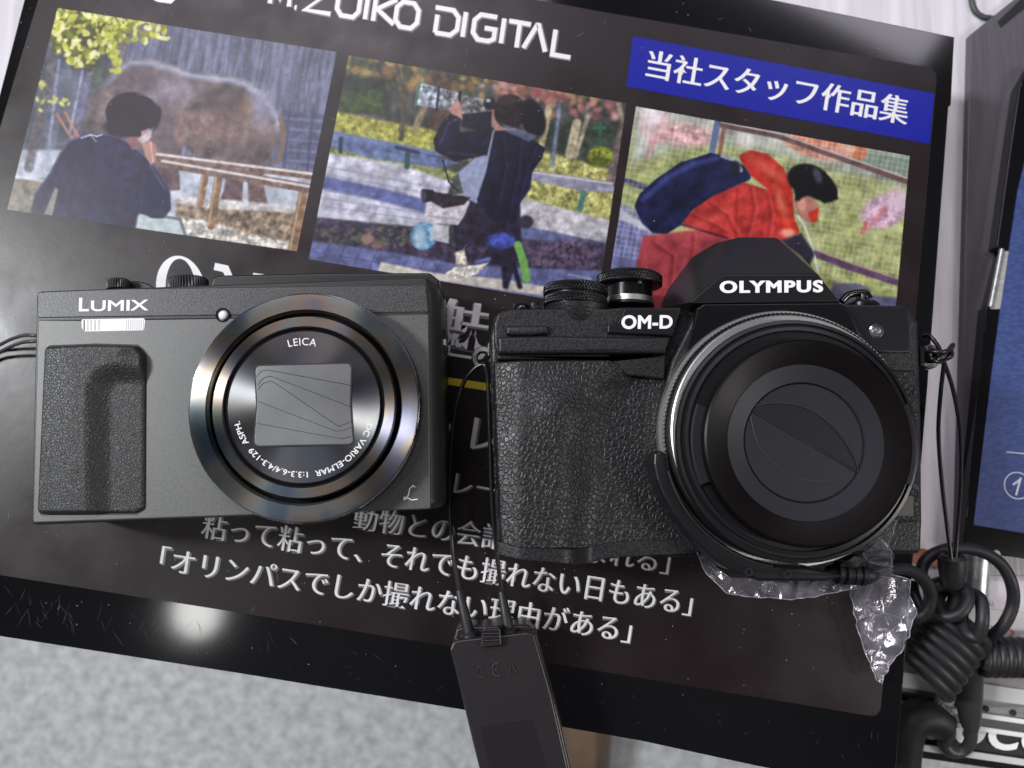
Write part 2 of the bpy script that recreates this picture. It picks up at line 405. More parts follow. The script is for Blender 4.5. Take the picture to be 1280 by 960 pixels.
for hx, hy in [(1097, 867), (1131, 872), (1164, 876), (1198, 881), (1233, 886), (1267, 891)]:
    c = W(hx, hy, -51.2); c.z = -51.6; lathe('hole', c, [(1.15, 0), (1.15, .35), (1.0, .42)], M_hole, rail, seg=20)
band('slot_lip', 895, 901, -50, -50, M_pwhite)
band('slot_lip', 912, 918, -50, -50, M_pwhite)
lb = band('label_strip', 917, 946, -52, -53, M_lab)
band('slot', 900, 913, -50.8, -50.8, M_lab)
text('lettering', 'OUCO', (1140, 921), (1318, 947), 42, -51.6, M_wp, lb, dx=.03, dy=.02, slant=.2, up=(.1, -1))
band('lower_lip', 945, 953, -50, -51, M_pwhite)
# price cards lying on the shelf front
def card(name, pts, z, label, m, tilt=0):
    o = prism(name, pts, z-.5, z, m, None, bevel=0); return tag(o, label, 'price card', 'price cards on the shelf edge')
M_card = mat('paper_card', (.68, .68, .69), .45, var=(30, .05))
M_rcard = mat('red_orange_card', (.42, .09, .045), .4, var=(60, .3))
c1 = thing('price_card', 'white price card with faded red digits behind the coiled cable', 'price card', W(1220, 790, ZS+.4), 'price cards on the shelf edge')
prism('card', [(1110, 748), (1300, 768), (1300, 846), (1110, 822)], ZS+.2, ZS+.8, M_card, c1, bevel=0)
text('lettering', '370', (1195, 790), (1262, 801), 15, ZS+.8, M_red, c1, dx=.0, slant=.5, ex=.05)
text('lettering', '20', (1118, 778), (1150, 782), 12, ZS+.8, M_red, c1, slant=.5, ex=.05)
text('lettering', '税込', (1226, 752+4), (1243, 759), 7, ZS+.8, M_gro, c1, ex=.05)
c2 = prism('price_card', [(1141, 684), (1176, 690), (1174, 708), (1139, 704)], ZS+.2, ZS+2, M_rcard, None, bevel=.2)
tag(c2, 'small red orange card tucked behind the black cord ring', 'price card')
stl = tube('steel_post', PW([(1221, 690, ZS+6), (1216, 752, ZS+6)]), 4.6, M_steel, None, sides=24, n=4, raw=False)
tag(stl, 'short grey steel post seen through the black cord ring', 'post')

# tall display stand at the right with a blue cloth picture
stand = thing('display_stand', 'black acrylic display stand with blue cloth panel at right edge', 'display stand', W(1270, 380, ZS))
M_smoke = mat('smoky_acrylic', (.085, .078, .09), .28, spec=.6, var=(14, .12, (6, .5, 1)), bump=((10, .6, 1), 40, .3, .25))
prism('side_panel', [(1213, 43), (1285, -15), (1500, -15), (1500, 720), (1195, 720), (1198, 640)], ZS, -33, M_smoke, stand, bevel=.4)
prism('slot', [(1247, 27), (1284, -9), (1292, -9), (1292, 2), (1251, 35)], -33.5, -32.9, M_hole, stand, bevel=0)
frm = prism('frame', [(1290, 80), (1274, 108), (1262, 190), (1246, 308), (1250, 312), (1254, 312), (1236, 384), (1233, 384), (1222, 500), (1204, 688), (1290, 700), (1500, 730), (1500, 80)], -33, -28, M_black, stand, bevel=.5)
def cloth_extra(n, b, tcn):
    wv = n.nodes.new('ShaderNodeTexWave'); wv.inputs['Scale'].default_value = 420; wv.inputs['Distortion'].default_value = 1.5
    wh = n.nodes.new('ShaderNodeTexVoronoi'); wh.inputs['Scale'].default_value = 900
    r = n.nodes.new('ShaderNodeValToRGB'); e = r.color_ramp.elements; e[0].position = .0; e[1].position = .75
    e[0].color = (.045, .08, .25, 1); e[1].color = (.022, .045, .17, 1)
    mp = n.nodes.new('ShaderNodeMapping'); mp.inputs['Scale'].default_value = (.45, 1, 1)
    n.links.new(tcn.outputs['Object'], mp.inputs[0]); n.links.new(mp.outputs[0], wh.inputs['Vector']); n.links.new(wh.outputs['Distance'], r.inputs['Fac']); n.links.new(r.outputs['Color'], b.inputs['Base Color'])
M_cloth = mat('blue_woven_cloth', (.05, .1, .35), .6, extra=cloth_extra)
clo = prism('cloth_panel', [(1400, 180), (1284, 190), (1272, 240), (1250, 390), (1238, 480), (1217, 656), (1290, 668), (1500, 700), (1500, 180)], -28.2, -27.7, M_cloth, stand, bevel=0)
M_wl = mat('white_line', (.6, .64, .75), .5)
cc = W(1272, 607, -27.6); cc.z = -27.7; rr_ = R(1272, 607, -27.7, 17)
lathe('circle_mark', cc, [(rr_-.35, 0), (rr_-.35, .06), (rr_, .06), (rr_, 0)], M_wl, clo, seg=48, closed=True)

tube('line_mark', PW([(1258, 565, -27.6), (1300, 569, -27.6)]), .25, M_wl, clo, n=2, sides=6)
prism('cloth_notch', [(1254, 314), (1264, 314), (1250, 386), (1238, 386)], -28.5, -27.8, M_grey, stand, bevel=0)
tube('steel_rod', PW([(1252, 312, -27.4), (1238, 384, -27.4)]), .9, M_steel, stand, n=2)
strokes_later = True
# dust ledge under the cloth
tube('bezel_knob', PW([(1243, 691, -30), (1246, 693, -27)]), [1.6, 1.2], M_pwhite, stand, n=3)

# ================================================================== BOARD + POSTER
board = thing('display_board', 'glossy black display board carrying a printed poster, under both cameras', 'display board', W(560, 480, -6))
M_edge = mat('board_edge', (.10, .10, .10), .2)
bq = [(-160, -250), (760, -38.5), (1192, 46), (1188, 131), (1184, 133), (1156, 480), (1118, 985), (948, 957), (800, 927), (576, 888), (300, 842), (-160, 768)]
bq[0] = (95, -250); bq.insert(0, (-160, 730))
bq = [(-170, 769), (95, -250), (760, -43), (1193, 46), (1189, 131), (1186, 133), (1160, 480), (1120, 962), (1117, 990), (948, 958), (800, 926), (576, 887), (300, 842)]
panel = prism('panel', bq, -5.5, 0, M_black, board, bevel=.35)
prism('support_block', [(330, 0), (1080, 60), (1040, 560), (330, 560)], ZS, -5.5, M_bplas, board, bevel=.5)
ZP = .25
def poster_extra(n, b, tcn):
    # wear: fine speckle of dust and scuffs in the lacquer
    t = n.nodes.new('ShaderNodeTexNoise'); t.inputs['Scale'].default_value = 55; t.inputs['Detail'].default_value = 6
    r = n.nodes.new('ShaderNodeMapRange'); r.inputs['From Min'].default_value = .35; r.inputs['From Max'].default_value = .65; r.inputs['To Min'].default_value = .27; r.inputs['To Max'].default_value = .38
    n.links.new(tcn.outputs['Object'], t.inputs['Vector']); n.links.new(t.outputs['Fac'], r.inputs['Value']); n.links.new(r.outputs[0], b.inputs['Roughness'])
M_post = mat('poster_black_ink', (.012, .0075, .0085), .33, spec=.36, bump=(1, 260, .06, .3), extra=poster_extra)
poster = prism('poster', rpoly([(-160, 693.5), (48, 0-1), (64, -60-50), (760, 8+8), (1172, 86), (1164, 180), (1100, 897), (562, 808), (300, 766)], [0, 0, 0, 0, 16, 0, 14, 0, 0]), 0, ZP, M_post, board, bevel=0)
def ink_mat(name, rough=.33):
    def ex(n, b, tcn):
        a = n.nodes.new('ShaderNodeAttribute'); a.attribute_name = 'ink'; n.links.new(a.outputs['Color'], b.inputs['Base Color'])
    return mat(name, (.5, .5, .5), rough, spec=.36, bump=(1, 420, .05, .25), extra=ex)
M_ink = ink_mat('printed_photo', .33)
# ---- first photograph: man watching an elephant
def paint1(X, Y):
    p = Paint(X, Y, 2.909)
    p.fill((112, 116, 142))
    X_, Y_ = p.X, p.Y
    n1 = vnoise(X_*2.2+Y_*.35, Y_*.28, 26, 4); p.C *= (.70+.62*n1)[..., None]
    p.poly([(0, 200), (420, 120), (390, 620), (0, 780)], (92, 98, 112), 14, .8, .5, 60)
    p.poly([(330, 235), (430, 245), (390, 330), (320, 300)], (88, 110, 92), 10, .8, .3)
    p.poly([(1030, 400), (1300, 430), (1300, 640), (1000, 590)], (92, 98, 132), 6, .7, .3)
    for k in range(5): p.line([(1040, 430+k*38), (1300, 452+k*38)], 7, (140, 148, 175), 4, .6)
    for k in (1055, 1140, 1210): p.line([(k, 380), (k-25, 640)], 9, (70, 74, 105), 4, .6)
    # sand floor
    p.poly([(30, 545), (380, 545), (640, 610), (1130, 640), (1300, 660), (1200, 950), (0, 900)], (182, 190, 204), 6, 1, .25, 40)
    p.poly([(30, 650), (210, 650), (190, 790), (10, 780)], (134, 128, 116), 6, 1, .3)
    p.line([(60, 640), (210, 668)], 12, (215, 220, 228), 4, .7)
    # poles
    for a, b, wd, c in [((190, 230), (105, 610), 34, (108, 104, 108)), ((215, 220), (175, 560), 12, (150, 158, 190)), ((330, 250), (270, 500), 22, (120, 116, 148)), ((300, 260), (255, 480), 8, (170, 175, 210)), ((455, 110), (415, 260), 40, (116, 112, 110))]:
        p.line([a, b], wd, c, 5, .85, .3)
    p.line([(207, 415), (262, 505)], 9, (190, 130, 105), 3); p.line([(238, 410), (285, 498)], 10, (200, 140, 112), 3)
    # elephant
    E = [(300, 470), (330, 350), (385, 290), (425, 240), (470, 212), (540, 212), (620, 232), (690, 256), (760, 268), (840, 274), (900, 292), (960, 335), (1005, 390), (1028, 440), (1024, 500), (985, 560), (950, 610), (900, 640), (780, 600), (700, 560), (670, 520), (640, 560), (560, 620), (380, 560)]
    p.poly([(560, 540), (668, 500), (650, 600), (655, 690), (598, 697), (575, 640)], (112, 90, 96), 4, 1, .3)
    p.poly([(830, 570), (900, 580), (885, 660), (880, 738), (800, 728), (815, 690)], (110, 90, 95), 4, 1, .3)
    p.poly([(900, 580), (975, 560), (955, 650), (975, 745), (905, 748), (900, 660)], (126, 104, 104), 4, 1, .3)
    p.poly(E, (122, 108, 110), 5, 1, .45, 55, rnd=30)
    d = p.sdf(E); p.mix(np.clip(1-np.abs(d+16)/20, 0, 1)*np.clip((330+.28*(X_-400)-Y_)/50, 0, 1)*.85, (176, 188, 216))
    p.ell(850, 390, 60, 45, (92, 78, 86), 26, .75); p.ell(895, 400, 22, 40, (150, 118, 80), 14, .8); p.ell(500, 280, 90, 40, (92, 82, 100), 30, .6)
    p.ell(750, 470, 150, 50, (140, 112, 104), 40, .7, 0, .3); p.ell(640, 330, 70, 40, (150, 146, 168), 30, .7); p.ell(950, 380, 45, 70, (150, 150, 178), 26, .7)
    p.ell(600, 470, 50, 90, (104, 90, 104), 24, .6); p.line([(655, 520), (640, 480), (662, 430)], 10, (158, 120, 96), 6, .7)
    p.line([(1018, 430), (1034, 480), (1024, 540), (1008, 590)], 15, (142, 112, 96), 4, 1)
    # logs and stones
    p.poly([(640, 720), (780, 745), (1110, 760), (1110, 900), (900, 890), (760, 840), (640, 800)], (150, 132, 114), 6, 1, .55, 16)
    p.poly([(620, 712), (860, 728), (1105, 752), (1100, 775), (800, 760), (640, 740)], (206, 204, 204), 5, .9, .3)
    p.poly([(640, 790), (760, 800), (900, 850), (1060, 880), (1060, 915), (820, 880), (680, 860)], (196, 192, 184), 6, 1, .5, 14)
    for a, b, wd in [((795, 640), (768, 820), 30), ((748, 625), (728, 740), 26), ((1105, 690), (1062, 915), 34)]:
        p.line([a, b], wd, (150, 118, 92), 3, 1, .35); p.line([(a[0]-9, a[1]), (b[0]-9, b[1])], 7, (196, 172, 150), 3, .8)
    for (a, b, wd) in [((560, 566), (1140, 640), 26), ((590, 592), (1140, 688), 34)]:
        p.line([a, b], wd, (132, 108, 100), 3, 1, .3); p.line([(a[0], a[1]-7), (b[0], b[1]-7)], 9, (232, 226, 226), 3, .9)
    # sign
    p.poly([(488, 770), (500, 765), (660, 792), (684, 866), (486, 836)], (120, 128, 134), 2); p.poly([(505, 778), (650, 802), (668, 858), (496, 828)], (186, 200, 204), 2)
    # the man
    J = [(108, 780), (128, 700), (180, 630), (215, 560), (250, 512), (310, 488), (390, 486), (450, 505), (500, 540), (545, 580), (590, 640), (620, 700), (622, 760), (595, 795), (550, 793), (500, 768), (488, 845), (190, 800), (160, 780)]
    p.poly(J, (52, 50, 84), 3, 1, .3, 30, rnd=18)
    dj = p.sdf(J); p.mix(np.clip(1-np.abs(dj+3)/4, 0, 1)*np.clip((760-Y_)/100, 0, 1)*.5, (165, 168, 200))
    for q in ([(300, 560), (280, 650), (250, 770)], [(420, 540), (400, 640), (420, 780)], [(520, 600), (500, 700), (505, 765)], [(230, 580), (190, 660), (150, 760)]):
        p.line(q, 6, (34, 34, 62), 9, .5); p.line([(a+10, b-3) for a, b in q], 4, (86, 86, 124), 7, .35)
    p.poly([(160, 780), (200, 680), (212, 690), (190, 785)], (150, 148, 138), 3)
    p.ell(330, 640, 110, 100, (66, 58, 92), 50, .5); p.ell(560, 690, 40, 60, (36, 42, 84), 20, .6); p.line([(545, 600), (600, 690)], 5, (110, 118, 165), 3, .7)
    p.poly([(455, 500), (520, 470), (545, 475), (500, 540), (480, 545)], (150, 108, 108), 5)
    p.ell(484, 416, 100, 80, (30, 27, 42), 4, 1, .15); p.ell(560, 408, 26, 34, (34, 30, 44), 4)
    p.ell(440, 460, 60, 40, (40, 34, 52), 8); p.line([(500, 342), (545, 352), (575, 385)], 4, (150, 150, 185), 3, .7)
    p.poly([(512, 478), (545, 465), (552, 500), (520, 520)], (186, 150, 150), 4); p.poly([(500, 505), (540, 480), (558, 462), (530, 540)], (205, 205, 220), 4, .8)
    p.poly([(515, 520), (545, 510), (568, 530), (566, 590), (548, 600), (530, 570)], (186, 140, 130), 3); p.line([(548, 520), (556, 585)], 5, (226, 190, 176), 2, .9)
    p.line([(296, 502), (330, 490), (352, 496), (370, 490)], 5, (200, 205, 225), 2, .9); p.line([(330, 492), (350, 515)], 4, (190, 195, 220), 2, .8)
    # leaves
    def inl(x, y): return y < 70+max(0, 200-abs(x-300)*.9) or (x > 430 and y < 150 and x < 610 and y > 55+(x-430)*.12)
    p.dabs(200, (150, 25, 440, 250), (10, 24), [(92, 96, 40), (70, 78, 40), (120, 126, 50)], 3, .7, .8, 4, inl)
    p.dabs(430, (150, 25, 610, 250), (7, 17), [(206, 208, 70), (170, 178, 50), (226, 228, 120), (146, 150, 44), (236, 236, 168)], 5, .62, .92, 2.5, inl)
    p.dabs(36, (120, 290, 260, 410), (7, 12), [(206, 208, 80), (220, 222, 130)], 6, .6, .9, 3, lambda x, y: abs(y-(345+(x-120)*.25)) < 12 or (x < 160 and y > 300))
    p.dabs(30, (400, 120, 440, 260), (7, 12), [(200, 205, 70)], 8, .6, .9, 3)
    p.C *= (.86+.24*vnoise(X_, Y_, 16, 8, 3)+.04*vnoise(X_, Y_, 4, 9, 1))[..., None]
    return p.C
# ---- second photograph: kneeling photographer with a long lens
def paint2(X, Y):
    p = Paint(X, Y, 2.595, 380, 0); X_, Y_ = p.X, p.Y
    p.fill((84, 86, 84)); p.C *= (.6+.8*vnoise(X_, Y_*.8, 30, 21))[..., None]
    p.dabs(420, (120, 170, 1050, 330), (8, 20), [(186, 150, 84), (150, 112, 66), (200, 176, 120), (110, 110, 70), (70, 84, 60)], 22, .7, .75, 5, lambda x, y: y < 230+(x-140)*.12+RNG.rand()*60)
    p.dabs(200, (620, 250, 1010, 380), (7, 16), [(176, 116, 118), (198, 150, 140), (150, 90, 90)], 23, .7, .7, 5)
    p.poly([(130, 240), (270, 250), (280, 370), (120, 350)], (46, 58, 54), 12, .8, .5)
    p.dabs(120, (120, 300, 260, 360), (8, 16), [(88, 108, 62), (60, 78, 50)], 24, .7, .7, 5)
    p.poly([(600, 380), (1050, 400), (1050, 520), (600, 480)], (64, 76, 66), 14, .8, .5)
    # grass
    G = (172, 170, 84)
    p.poly([(90, 358), (300, 400), (520, 440), (560, 470), (540, 520), (90, 440)], G, 6, 1, .4, 14)
    p.poly([(690, 470), (850, 510), (1060, 570), (1060, 760), (690, 640)], (174, 172, 106), 6, 1, .5, 14)
    p.poly([(80, 480), (300, 500), (500, 560), (470, 590), (300, 540), (80, 500)], (150, 158, 96), 6, .9, .4, 12)
    for a, b, wd, c in [((330, 200), (315, 450), 18, (88, 84, 70)), ((300, 210), (330, 330), 12, (96, 84, 66)), ((395, 330), (360, 420), 22, (150, 134, 104)), ((450, 250), (440, 400), 60, (92, 74, 66)), ((885, 400), (862, 500), 30, (190, 178, 150)), ((920, 380), (880, 510), 14, (170, 160, 134)), ((795, 350), (770, 470), 22, (188, 170, 130)), ((830, 330), (806, 540), 12, (120, 130, 160)), ((1020, 340), (1040, 420), 16, (160, 144, 128)), ((1040, 410), (990, 610), 34, (120, 104, 104)), ((690, 330), (720, 420), 20, (150, 120, 110))]:
        p.line([a, b], wd, c, 4, .9, .3)
    p.line([(940, 415), (975, 415)], 8, (70, 120, 96), 3); p.line([(962, 400), (960, 470)], 9, (64, 112, 92), 3)
    p.ell(962, 508, 42, 34, (140, 150, 58), 5, 1, 0, .5, 8); p.ell(958, 522, 36, 18, (80, 96, 40), 8, .7)
    # path
    p.poly([(70, 495), (300, 530), (480, 590), (420, 740), (30, 705)], (186, 186, 202), 5, 1, .3, 30)
    for k in range(6): p.line([(70, 540+k*26), (430, 610+k*22)], 4, (132, 134, 168), 4, .6)
    p.poly([(60, 570), (250, 610), (400, 650), (390, 690), (200, 640), (55, 612)], (92, 102, 160), 6, .9, .25)
    p.poly([(80, 430), (300, 470), (430, 510), (500, 530), (430, 545), (200, 510), (75, 470)], (104, 122, 172), 4, .9, .3)
    p.line([(90, 430), (440, 500)], 14, (112, 128, 176), 4, 1); p.line([(120, 450), (118, 492)], 14, (56, 66, 92), 3); p.line([(338, 490), (334, 540)], 18, (64, 96, 96), 3); p.line([(300, 478), (370, 495)], 12, (60, 70, 96), 3)
    p.poly([(700, 640), (1010, 720), (980, 790), (690, 730)], (184, 182, 190), 5, 1, .3, 20)
    p.poly([(700, 730), (980, 790), (975, 830), (690, 770)], (104, 112, 162), 6, .9, .2)
    p.poly([(720, 550), (1000, 590), (1010, 625), (900, 620), (715, 580)], (146, 146, 168), 3, 1, .2); p.line([(720, 556), (1000, 596)], 6, (208, 204, 210), 3, .8)
    p.line([(722, 590), (716, 630)], 16, (84, 130, 128), 3); p.line([(905, 625), (896, 680)], 18, (84, 132, 128), 3)
    # dark strip, leaves, lower paving
    p.poly([(30, 705), (200, 725), (500, 770), (980, 790), (960, 900), (500, 900), (20, 795)], (74, 66, 88), 6, 1, .5, 16)
    p.dabs(160, (40, 740, 420, 800), (4, 11), [(110, 120, 90), (130, 110, 108), (84, 96, 80), (60, 56, 74)], 27, .6, .7, 3)
    p.ell(206, 775, 22, 16, (150, 120, 118), 4); p.ell(236, 798, 20, 10, (140, 110, 108), 4)
    p.poly([(720, 800), (880, 770), (960, 800), (960, 880), (740, 860)], (98, 84, 108), 8, .9, .5, 10)
    p.poly([(15, 780), (230, 810), (520, 860), (1000, 880), (960, 1010), (0, 850)], (106, 112, 158), 5, 1, .25, 26)
    for k in range(16): p.line([(30+k*52, 780+k*8), (0+k*52, 850+k*8)], 3, (74, 80, 130), 2, .7)
    p.line([(20, 815), (560, 905), (980, 970)], 4, (80, 86, 134), 2, .7)
    p.poly([(250, 850), (420, 885), (640, 905), (780, 930), (780, 960), (600, 935), (240, 880)], (206, 200, 186), 4, .95, .2)
    p.line([(860, 890), (930, 905)], 6, (190, 190, 210), 4, .6)
    # the photographer
    N = (38, 38, 66)
    p.poly([(480, 700), (560, 630), (700, 640), (706, 780), (690, 850), (660, 940), (645, 935), (640, 860), (560, 850), (600, 800), (490, 800)], (54, 48, 68), 4, 1, .4, 20)
    p.poly([(500, 560), (590, 480), (620, 560), (560, 660), (520, 640)], (150, 158, 190), 4)
    p.poly([(425, 490), (420, 450), (450, 395), (480, 365), (512, 385), (500, 430), (560, 424), (620, 412), (700, 425), (782, 480), (772, 515), (740, 560), (735, 610), (700, 660), (690, 720), (620, 720), (560, 650), (590, 560), (600, 500), (560, 510), (490, 524)], N, 3, 1, .35, 34, rnd=12)
    for q in ([(640, 440), (650, 540), (630, 640)], [(700, 450), (690, 560), (660, 680)], [(745, 480), (720, 540), (700, 620)], [(600, 430), (570, 470), (520, 500)]):
        p.line(q, 5, (18, 18, 38), 7, .6); p.line([(a+9, b-3) for a, b in q], 4, (72, 76, 118), 6, .45)
    p.line([(440, 470), (470, 400), (500, 385)], 5, (84, 92, 136), 4, .7); p.line([(470, 495), (560, 505)], 5, (88, 96, 140), 4, .5)
    p.line([(615, 425), (590, 540), (560, 620), (470, 640)], 7, (158, 166, 190), 2, .85); p.line([(450, 520), (470, 590), (500, 620)], 5, (40, 42, 60), 2)
    p.poly([(600, 360), (640, 345), (690, 420), (620, 425), (604, 400)], (182, 138, 128), 4)
    p.ell(668, 362, 52, 56, (46, 40, 44), 4, 1, 0, .5, 8); p.ell(742, 384, 40, 66, (28, 30, 40), 5, 1, -.3); p.ell(655, 325, 34, 16, (78, 66, 64), 5, .7)
    p.poly([(640, 400), (700, 420), (760, 440), (730, 460), (660, 430)], (128, 140, 178), 4, .6)
    # long lens
    p.poly([(372, 268), (440, 285), (432, 352), (360, 340)], (148, 158, 172), 3, 1, .75, 14); p.poly([(436, 284), (505, 302), (500, 366), (430, 352)], (136, 142, 150), 3, 1, .8, 13)
    p.poly([(505, 305), (590, 322), (590, 372), (500, 368)], (120, 120, 122), 3, 1, .8, 13); p.line([(438, 282), (430, 356)], 7, (40, 44, 58), 2); p.line([(376, 268), (362, 342)], 8, (84, 128, 96), 3); p.line([(506, 300), (500, 372)], 10, (34, 36, 46), 2)
    p.poly([(515, 370), (610, 360), (606, 420), (560, 424), (512, 410)], (36, 44, 58), 3, 1, .4, 8); p.ell(602, 336, 20, 20, (34, 36, 44), 3); p.ell(598, 326, 8, 6, (170, 180, 196), 3)
    p.poly([(470, 355), (497, 318), (508, 335), (514, 388), (500, 378), (482, 372)], (186, 140, 128), 3)
    # bag, second lens, helmet
    p.poly([(400, 660), (540, 650), (520, 700), (500, 730), (384, 722)], (190, 184, 194), 3, 1, .2, 14, rnd=6); p.poly([(395, 725), (470, 730), (470, 790), (400, 775)], (176, 178, 186), 3, 1, .3); p.line([(400, 700), (505, 712)], 4, (150, 144, 158), 2, .8)
    p.ell(388, 765, 42, 46, (106, 150, 186), 4, 1, .3, .4, 12); p.ell(376, 770, 18, 34, (172, 196, 210), 6, .8); p.poly([(410, 735), (450, 730), (450, 770), (410, 780)], (200, 200, 206), 4, .8)
    p.poly([(380, 612), (420, 616), (430, 650), (385, 658)], (36, 34, 40), 3, rnd=8); p.poly([(420, 622), (540, 640), (520, 664), (450, 676), (415, 655)], (58, 52, 60), 3, 1, .5, 8); p.ell(388, 636, 10, 20, (84, 84, 98), 3, .8)
    p.ell(640, 780, 46, 26, (72, 88, 178), 6, .9, 0, .4); p.line([(694, 795), (712, 850), (722, 905)], 26, (120, 178, 92), 4); p.line([(680, 860), (700, 930)], 16, (42, 40, 56), 4)
    p.poly([(460, 885), (490, 865), (560, 860), (600, 850), (560, 890), (500, 908), (470, 902)], (206, 200, 190), 3, 1, .4, 8); p.poly([(490, 820), (520, 810), (530, 860), (495, 860)], (196, 186, 168), 4, 1, .5, 8); p.line([(560, 850), (600, 840)], 12, (100, 116, 178), 4)
    p.ell(720, 720, 24, 22, (66, 62, 80), 4)
    p.C *= (.85+.26*vnoise(X_, Y_, 15, 28, 3)+.04*vnoise(X_, Y_, 4, 29, 1))[..., None]
    return p.C
# ---- third photograph: person in red bending at the wire fence
def paint3(X, Y):
    p = Paint(X, Y, 2.37, 740, 0); X_, Y_ = p.X, p.Y
    p.fill((168, 176, 112)); p.C *= (.72+.56*vnoise(X_, Y_, 26, 41))[..., None]
    p.dabs(260, (90, 480, 960, 900), (6, 16), [(196, 200, 116), (170, 178, 74), (206, 206, 156), (132, 140, 84)], 42, .6, .5, 5)
    p.poly([(120, 300), (960, 450), (960, 560), (700, 500), (480, 440), (330, 420), (120, 480)], (168, 174, 168), 16, .85, .4, 50)
    p.poly([(800, 440), (960, 470), (960, 520), (800, 490)], (128, 148, 128), 10, .8)
    p.ell(190, 375, 50, 50, (226, 190, 192), 12, .9); p.ell(180, 340, 30, 30, (240, 232, 236), 10, .8); p.ell(280, 400, 80, 34, (214, 160, 160), 12, .9, .1, .4); p.line([(230, 400), (180, 420), (165, 460)], 16, (206, 148, 150), 6, .8)
    p.ell(455, 410, 30, 30, (226, 222, 216), 10, .8)
    p.ell(670, 435, 100, 34, (214, 140, 112), 6, 1, .22, .3); p.ell(790, 450, 24, 26, (206, 120, 80), 5, 1); p.ell(720, 455, 40, 20, (226, 170, 150), 8, .8); p.ell(770, 440, 14, 12, (240, 190, 150), 4, .8)
    p.ell(868, 624, 74, 50, (200, 164, 186), 8, 1, -.4, .35, 16); p.line([(812, 680), (870, 620)], 16, (206, 120, 130), 6, .8); p.ell(905, 595, 30, 40, (216, 190, 206), 8, .8); p.line([(800, 690), (812, 660)], 9, (200, 90, 90), 4)
    # path at the left, lower shade
    p.poly([(85, 600), (180, 660), (240, 760), (200, 1100), (-40, 1100), (40, 740)], (120, 124, 172), 12, 1, .35, 30); p.poly([(85, 620), (170, 670), (175, 690), (85, 650)], (206, 206, 206), 6, .8)
    p.poly([(600, 868), (720, 866), (960, 886), (960, 1100), (600, 1100)], (98, 100, 140), 5, .95, .2)
    p.poly([(715, 838), (790, 838), (830, 862), (740, 900), (700, 880)], (106, 104, 136), 4, .9); p.line([(100, 535), (165, 558)], 16, (84, 84, 120), 4)
    # wire mesh
    a1 = math.radians(9); U = X_*math.cos(a1)+Y_*math.sin(a1); Vv = -X_*math.sin(a1)+Y_*math.cos(a1)
    for q, per in ((U+.04*Vv, 15.5), (Vv, 15.5)):
        d = np.abs(((q/per) % 1)-.5)*per; msk = np.clip(1.5-d*.9, 0, 1); msk = np.where((Y_ < 835+.12*(X_-700)), msk, 0); 
        p.mix(msk*.38, (206, 206, 214)); 
    p.mix(np.clip(1-np.abs((((U+5)/15.5) % 1)-.5)*15.5, 0, 1)*.25*(Y_ < 840), (90, 92, 104))
    p.line([(372, 362), (352, 470)], 20, (108, 118, 156), 3, 1, .2); p.line([(392, 366), (376, 470)], 12, (150, 104, 88), 3)
    p.line([(385, 370), (560, 405), (700, 455), (940, 540)], 17, (116, 92, 92), 3, 1, .2); p.line([(385, 362), (560, 397), (700, 447), (940, 530)], 4, (206, 200, 196), 2, .8)
    p.line([(600, 728), (760, 790), (920, 842)], 20, (110, 84, 112), 3, 1, .2); p.line([(600, 720), (920, 832)], 4, (176, 140, 150), 2, .8)
    # person
    Rr = (190, 62, 58)
    p.poly([(150, 700), (220, 690), (330, 680), (420, 690), (400, 760), (300, 900), (230, 1100), (110, 1000), (122, 830)], (178, 74, 82), 5, 1, .2, 40)  # lower jacket: pinker, surface haze put into the colour
    p.poly([(262, 662), (330, 590), (400, 555), (450, 540), (520, 562), (570, 620), (612, 690), (565, 712), (520, 720), (430, 708), (370, 700)], Rr, 3, 1, .25, 34, rnd=10)
    p.poly([(432, 462), (470, 444), (520, 456), (560, 490), (590, 535), (596, 590), (600, 650), (618, 690), (570, 705), (545, 650), (520, 560), (470, 520)], (200, 58, 46), 3, 1, .25, 30, rnd=10)
    p.ell(520, 500, 60, 14, (236, 120, 96), 10, .6, .6); p.ell(560, 600, 12, 46, (240, 140, 110), 8, .6, -.3); p.line([(430, 560), (425, 700)], 6, (150, 30, 36), 6, .6); p.line([(262, 664), (400, 705)], 6, (66, 30, 60), 3, .8)
    for q in ([(345, 600), (400, 640), (430, 700)], [(470, 560), (480, 620), (460, 700)], [(520, 580), (530, 640), (520, 712)], [(300, 640), (350, 660), (400, 690)], [(180, 720), (240, 760), (230, 860)], [(300, 700), (290, 780), (250, 880)]):
        p.line(q, 5, (134, 34, 40), 7, .55); p.line([(a+9, b-4) for a, b in q], 4, (232, 104, 92), 6, .45)
    p.ell(330, 660, 60, 12, (236, 110, 100), 12, .4, -.5); p.ell(580, 690, 22, 12, (240, 170, 150), 5, .8)
    p.poly([(125, 612), (140, 575), (190, 530), (260, 482), (350, 453), (400, 462), (450, 490), (478, 530), (430, 548), (360, 580), (300, 620), (262, 668), (220, 694), (180, 690), (148, 662)], (40, 46, 84), 3, 1, .3, 30, rnd=16)
    p.line([(150, 592), (220, 528), (300, 486), (370, 468)], 16, (74, 86, 158), 6, .7); p.ell(250, 610, 60, 14, (30, 34, 58), 10, .7, -.55)
    p.line([(385, 462), (430, 478), (442, 505)], 10, (186, 190, 206), 3, .8); p.ell(425, 496, 14, 20, (44, 50, 60), 4)
    p.poly([(596, 590), (640, 575), (672, 605), (665, 650), (640, 660), (612, 640)], (186, 126, 114), 3); p.ell(622, 606, 13, 17, (206, 146, 130), 3)
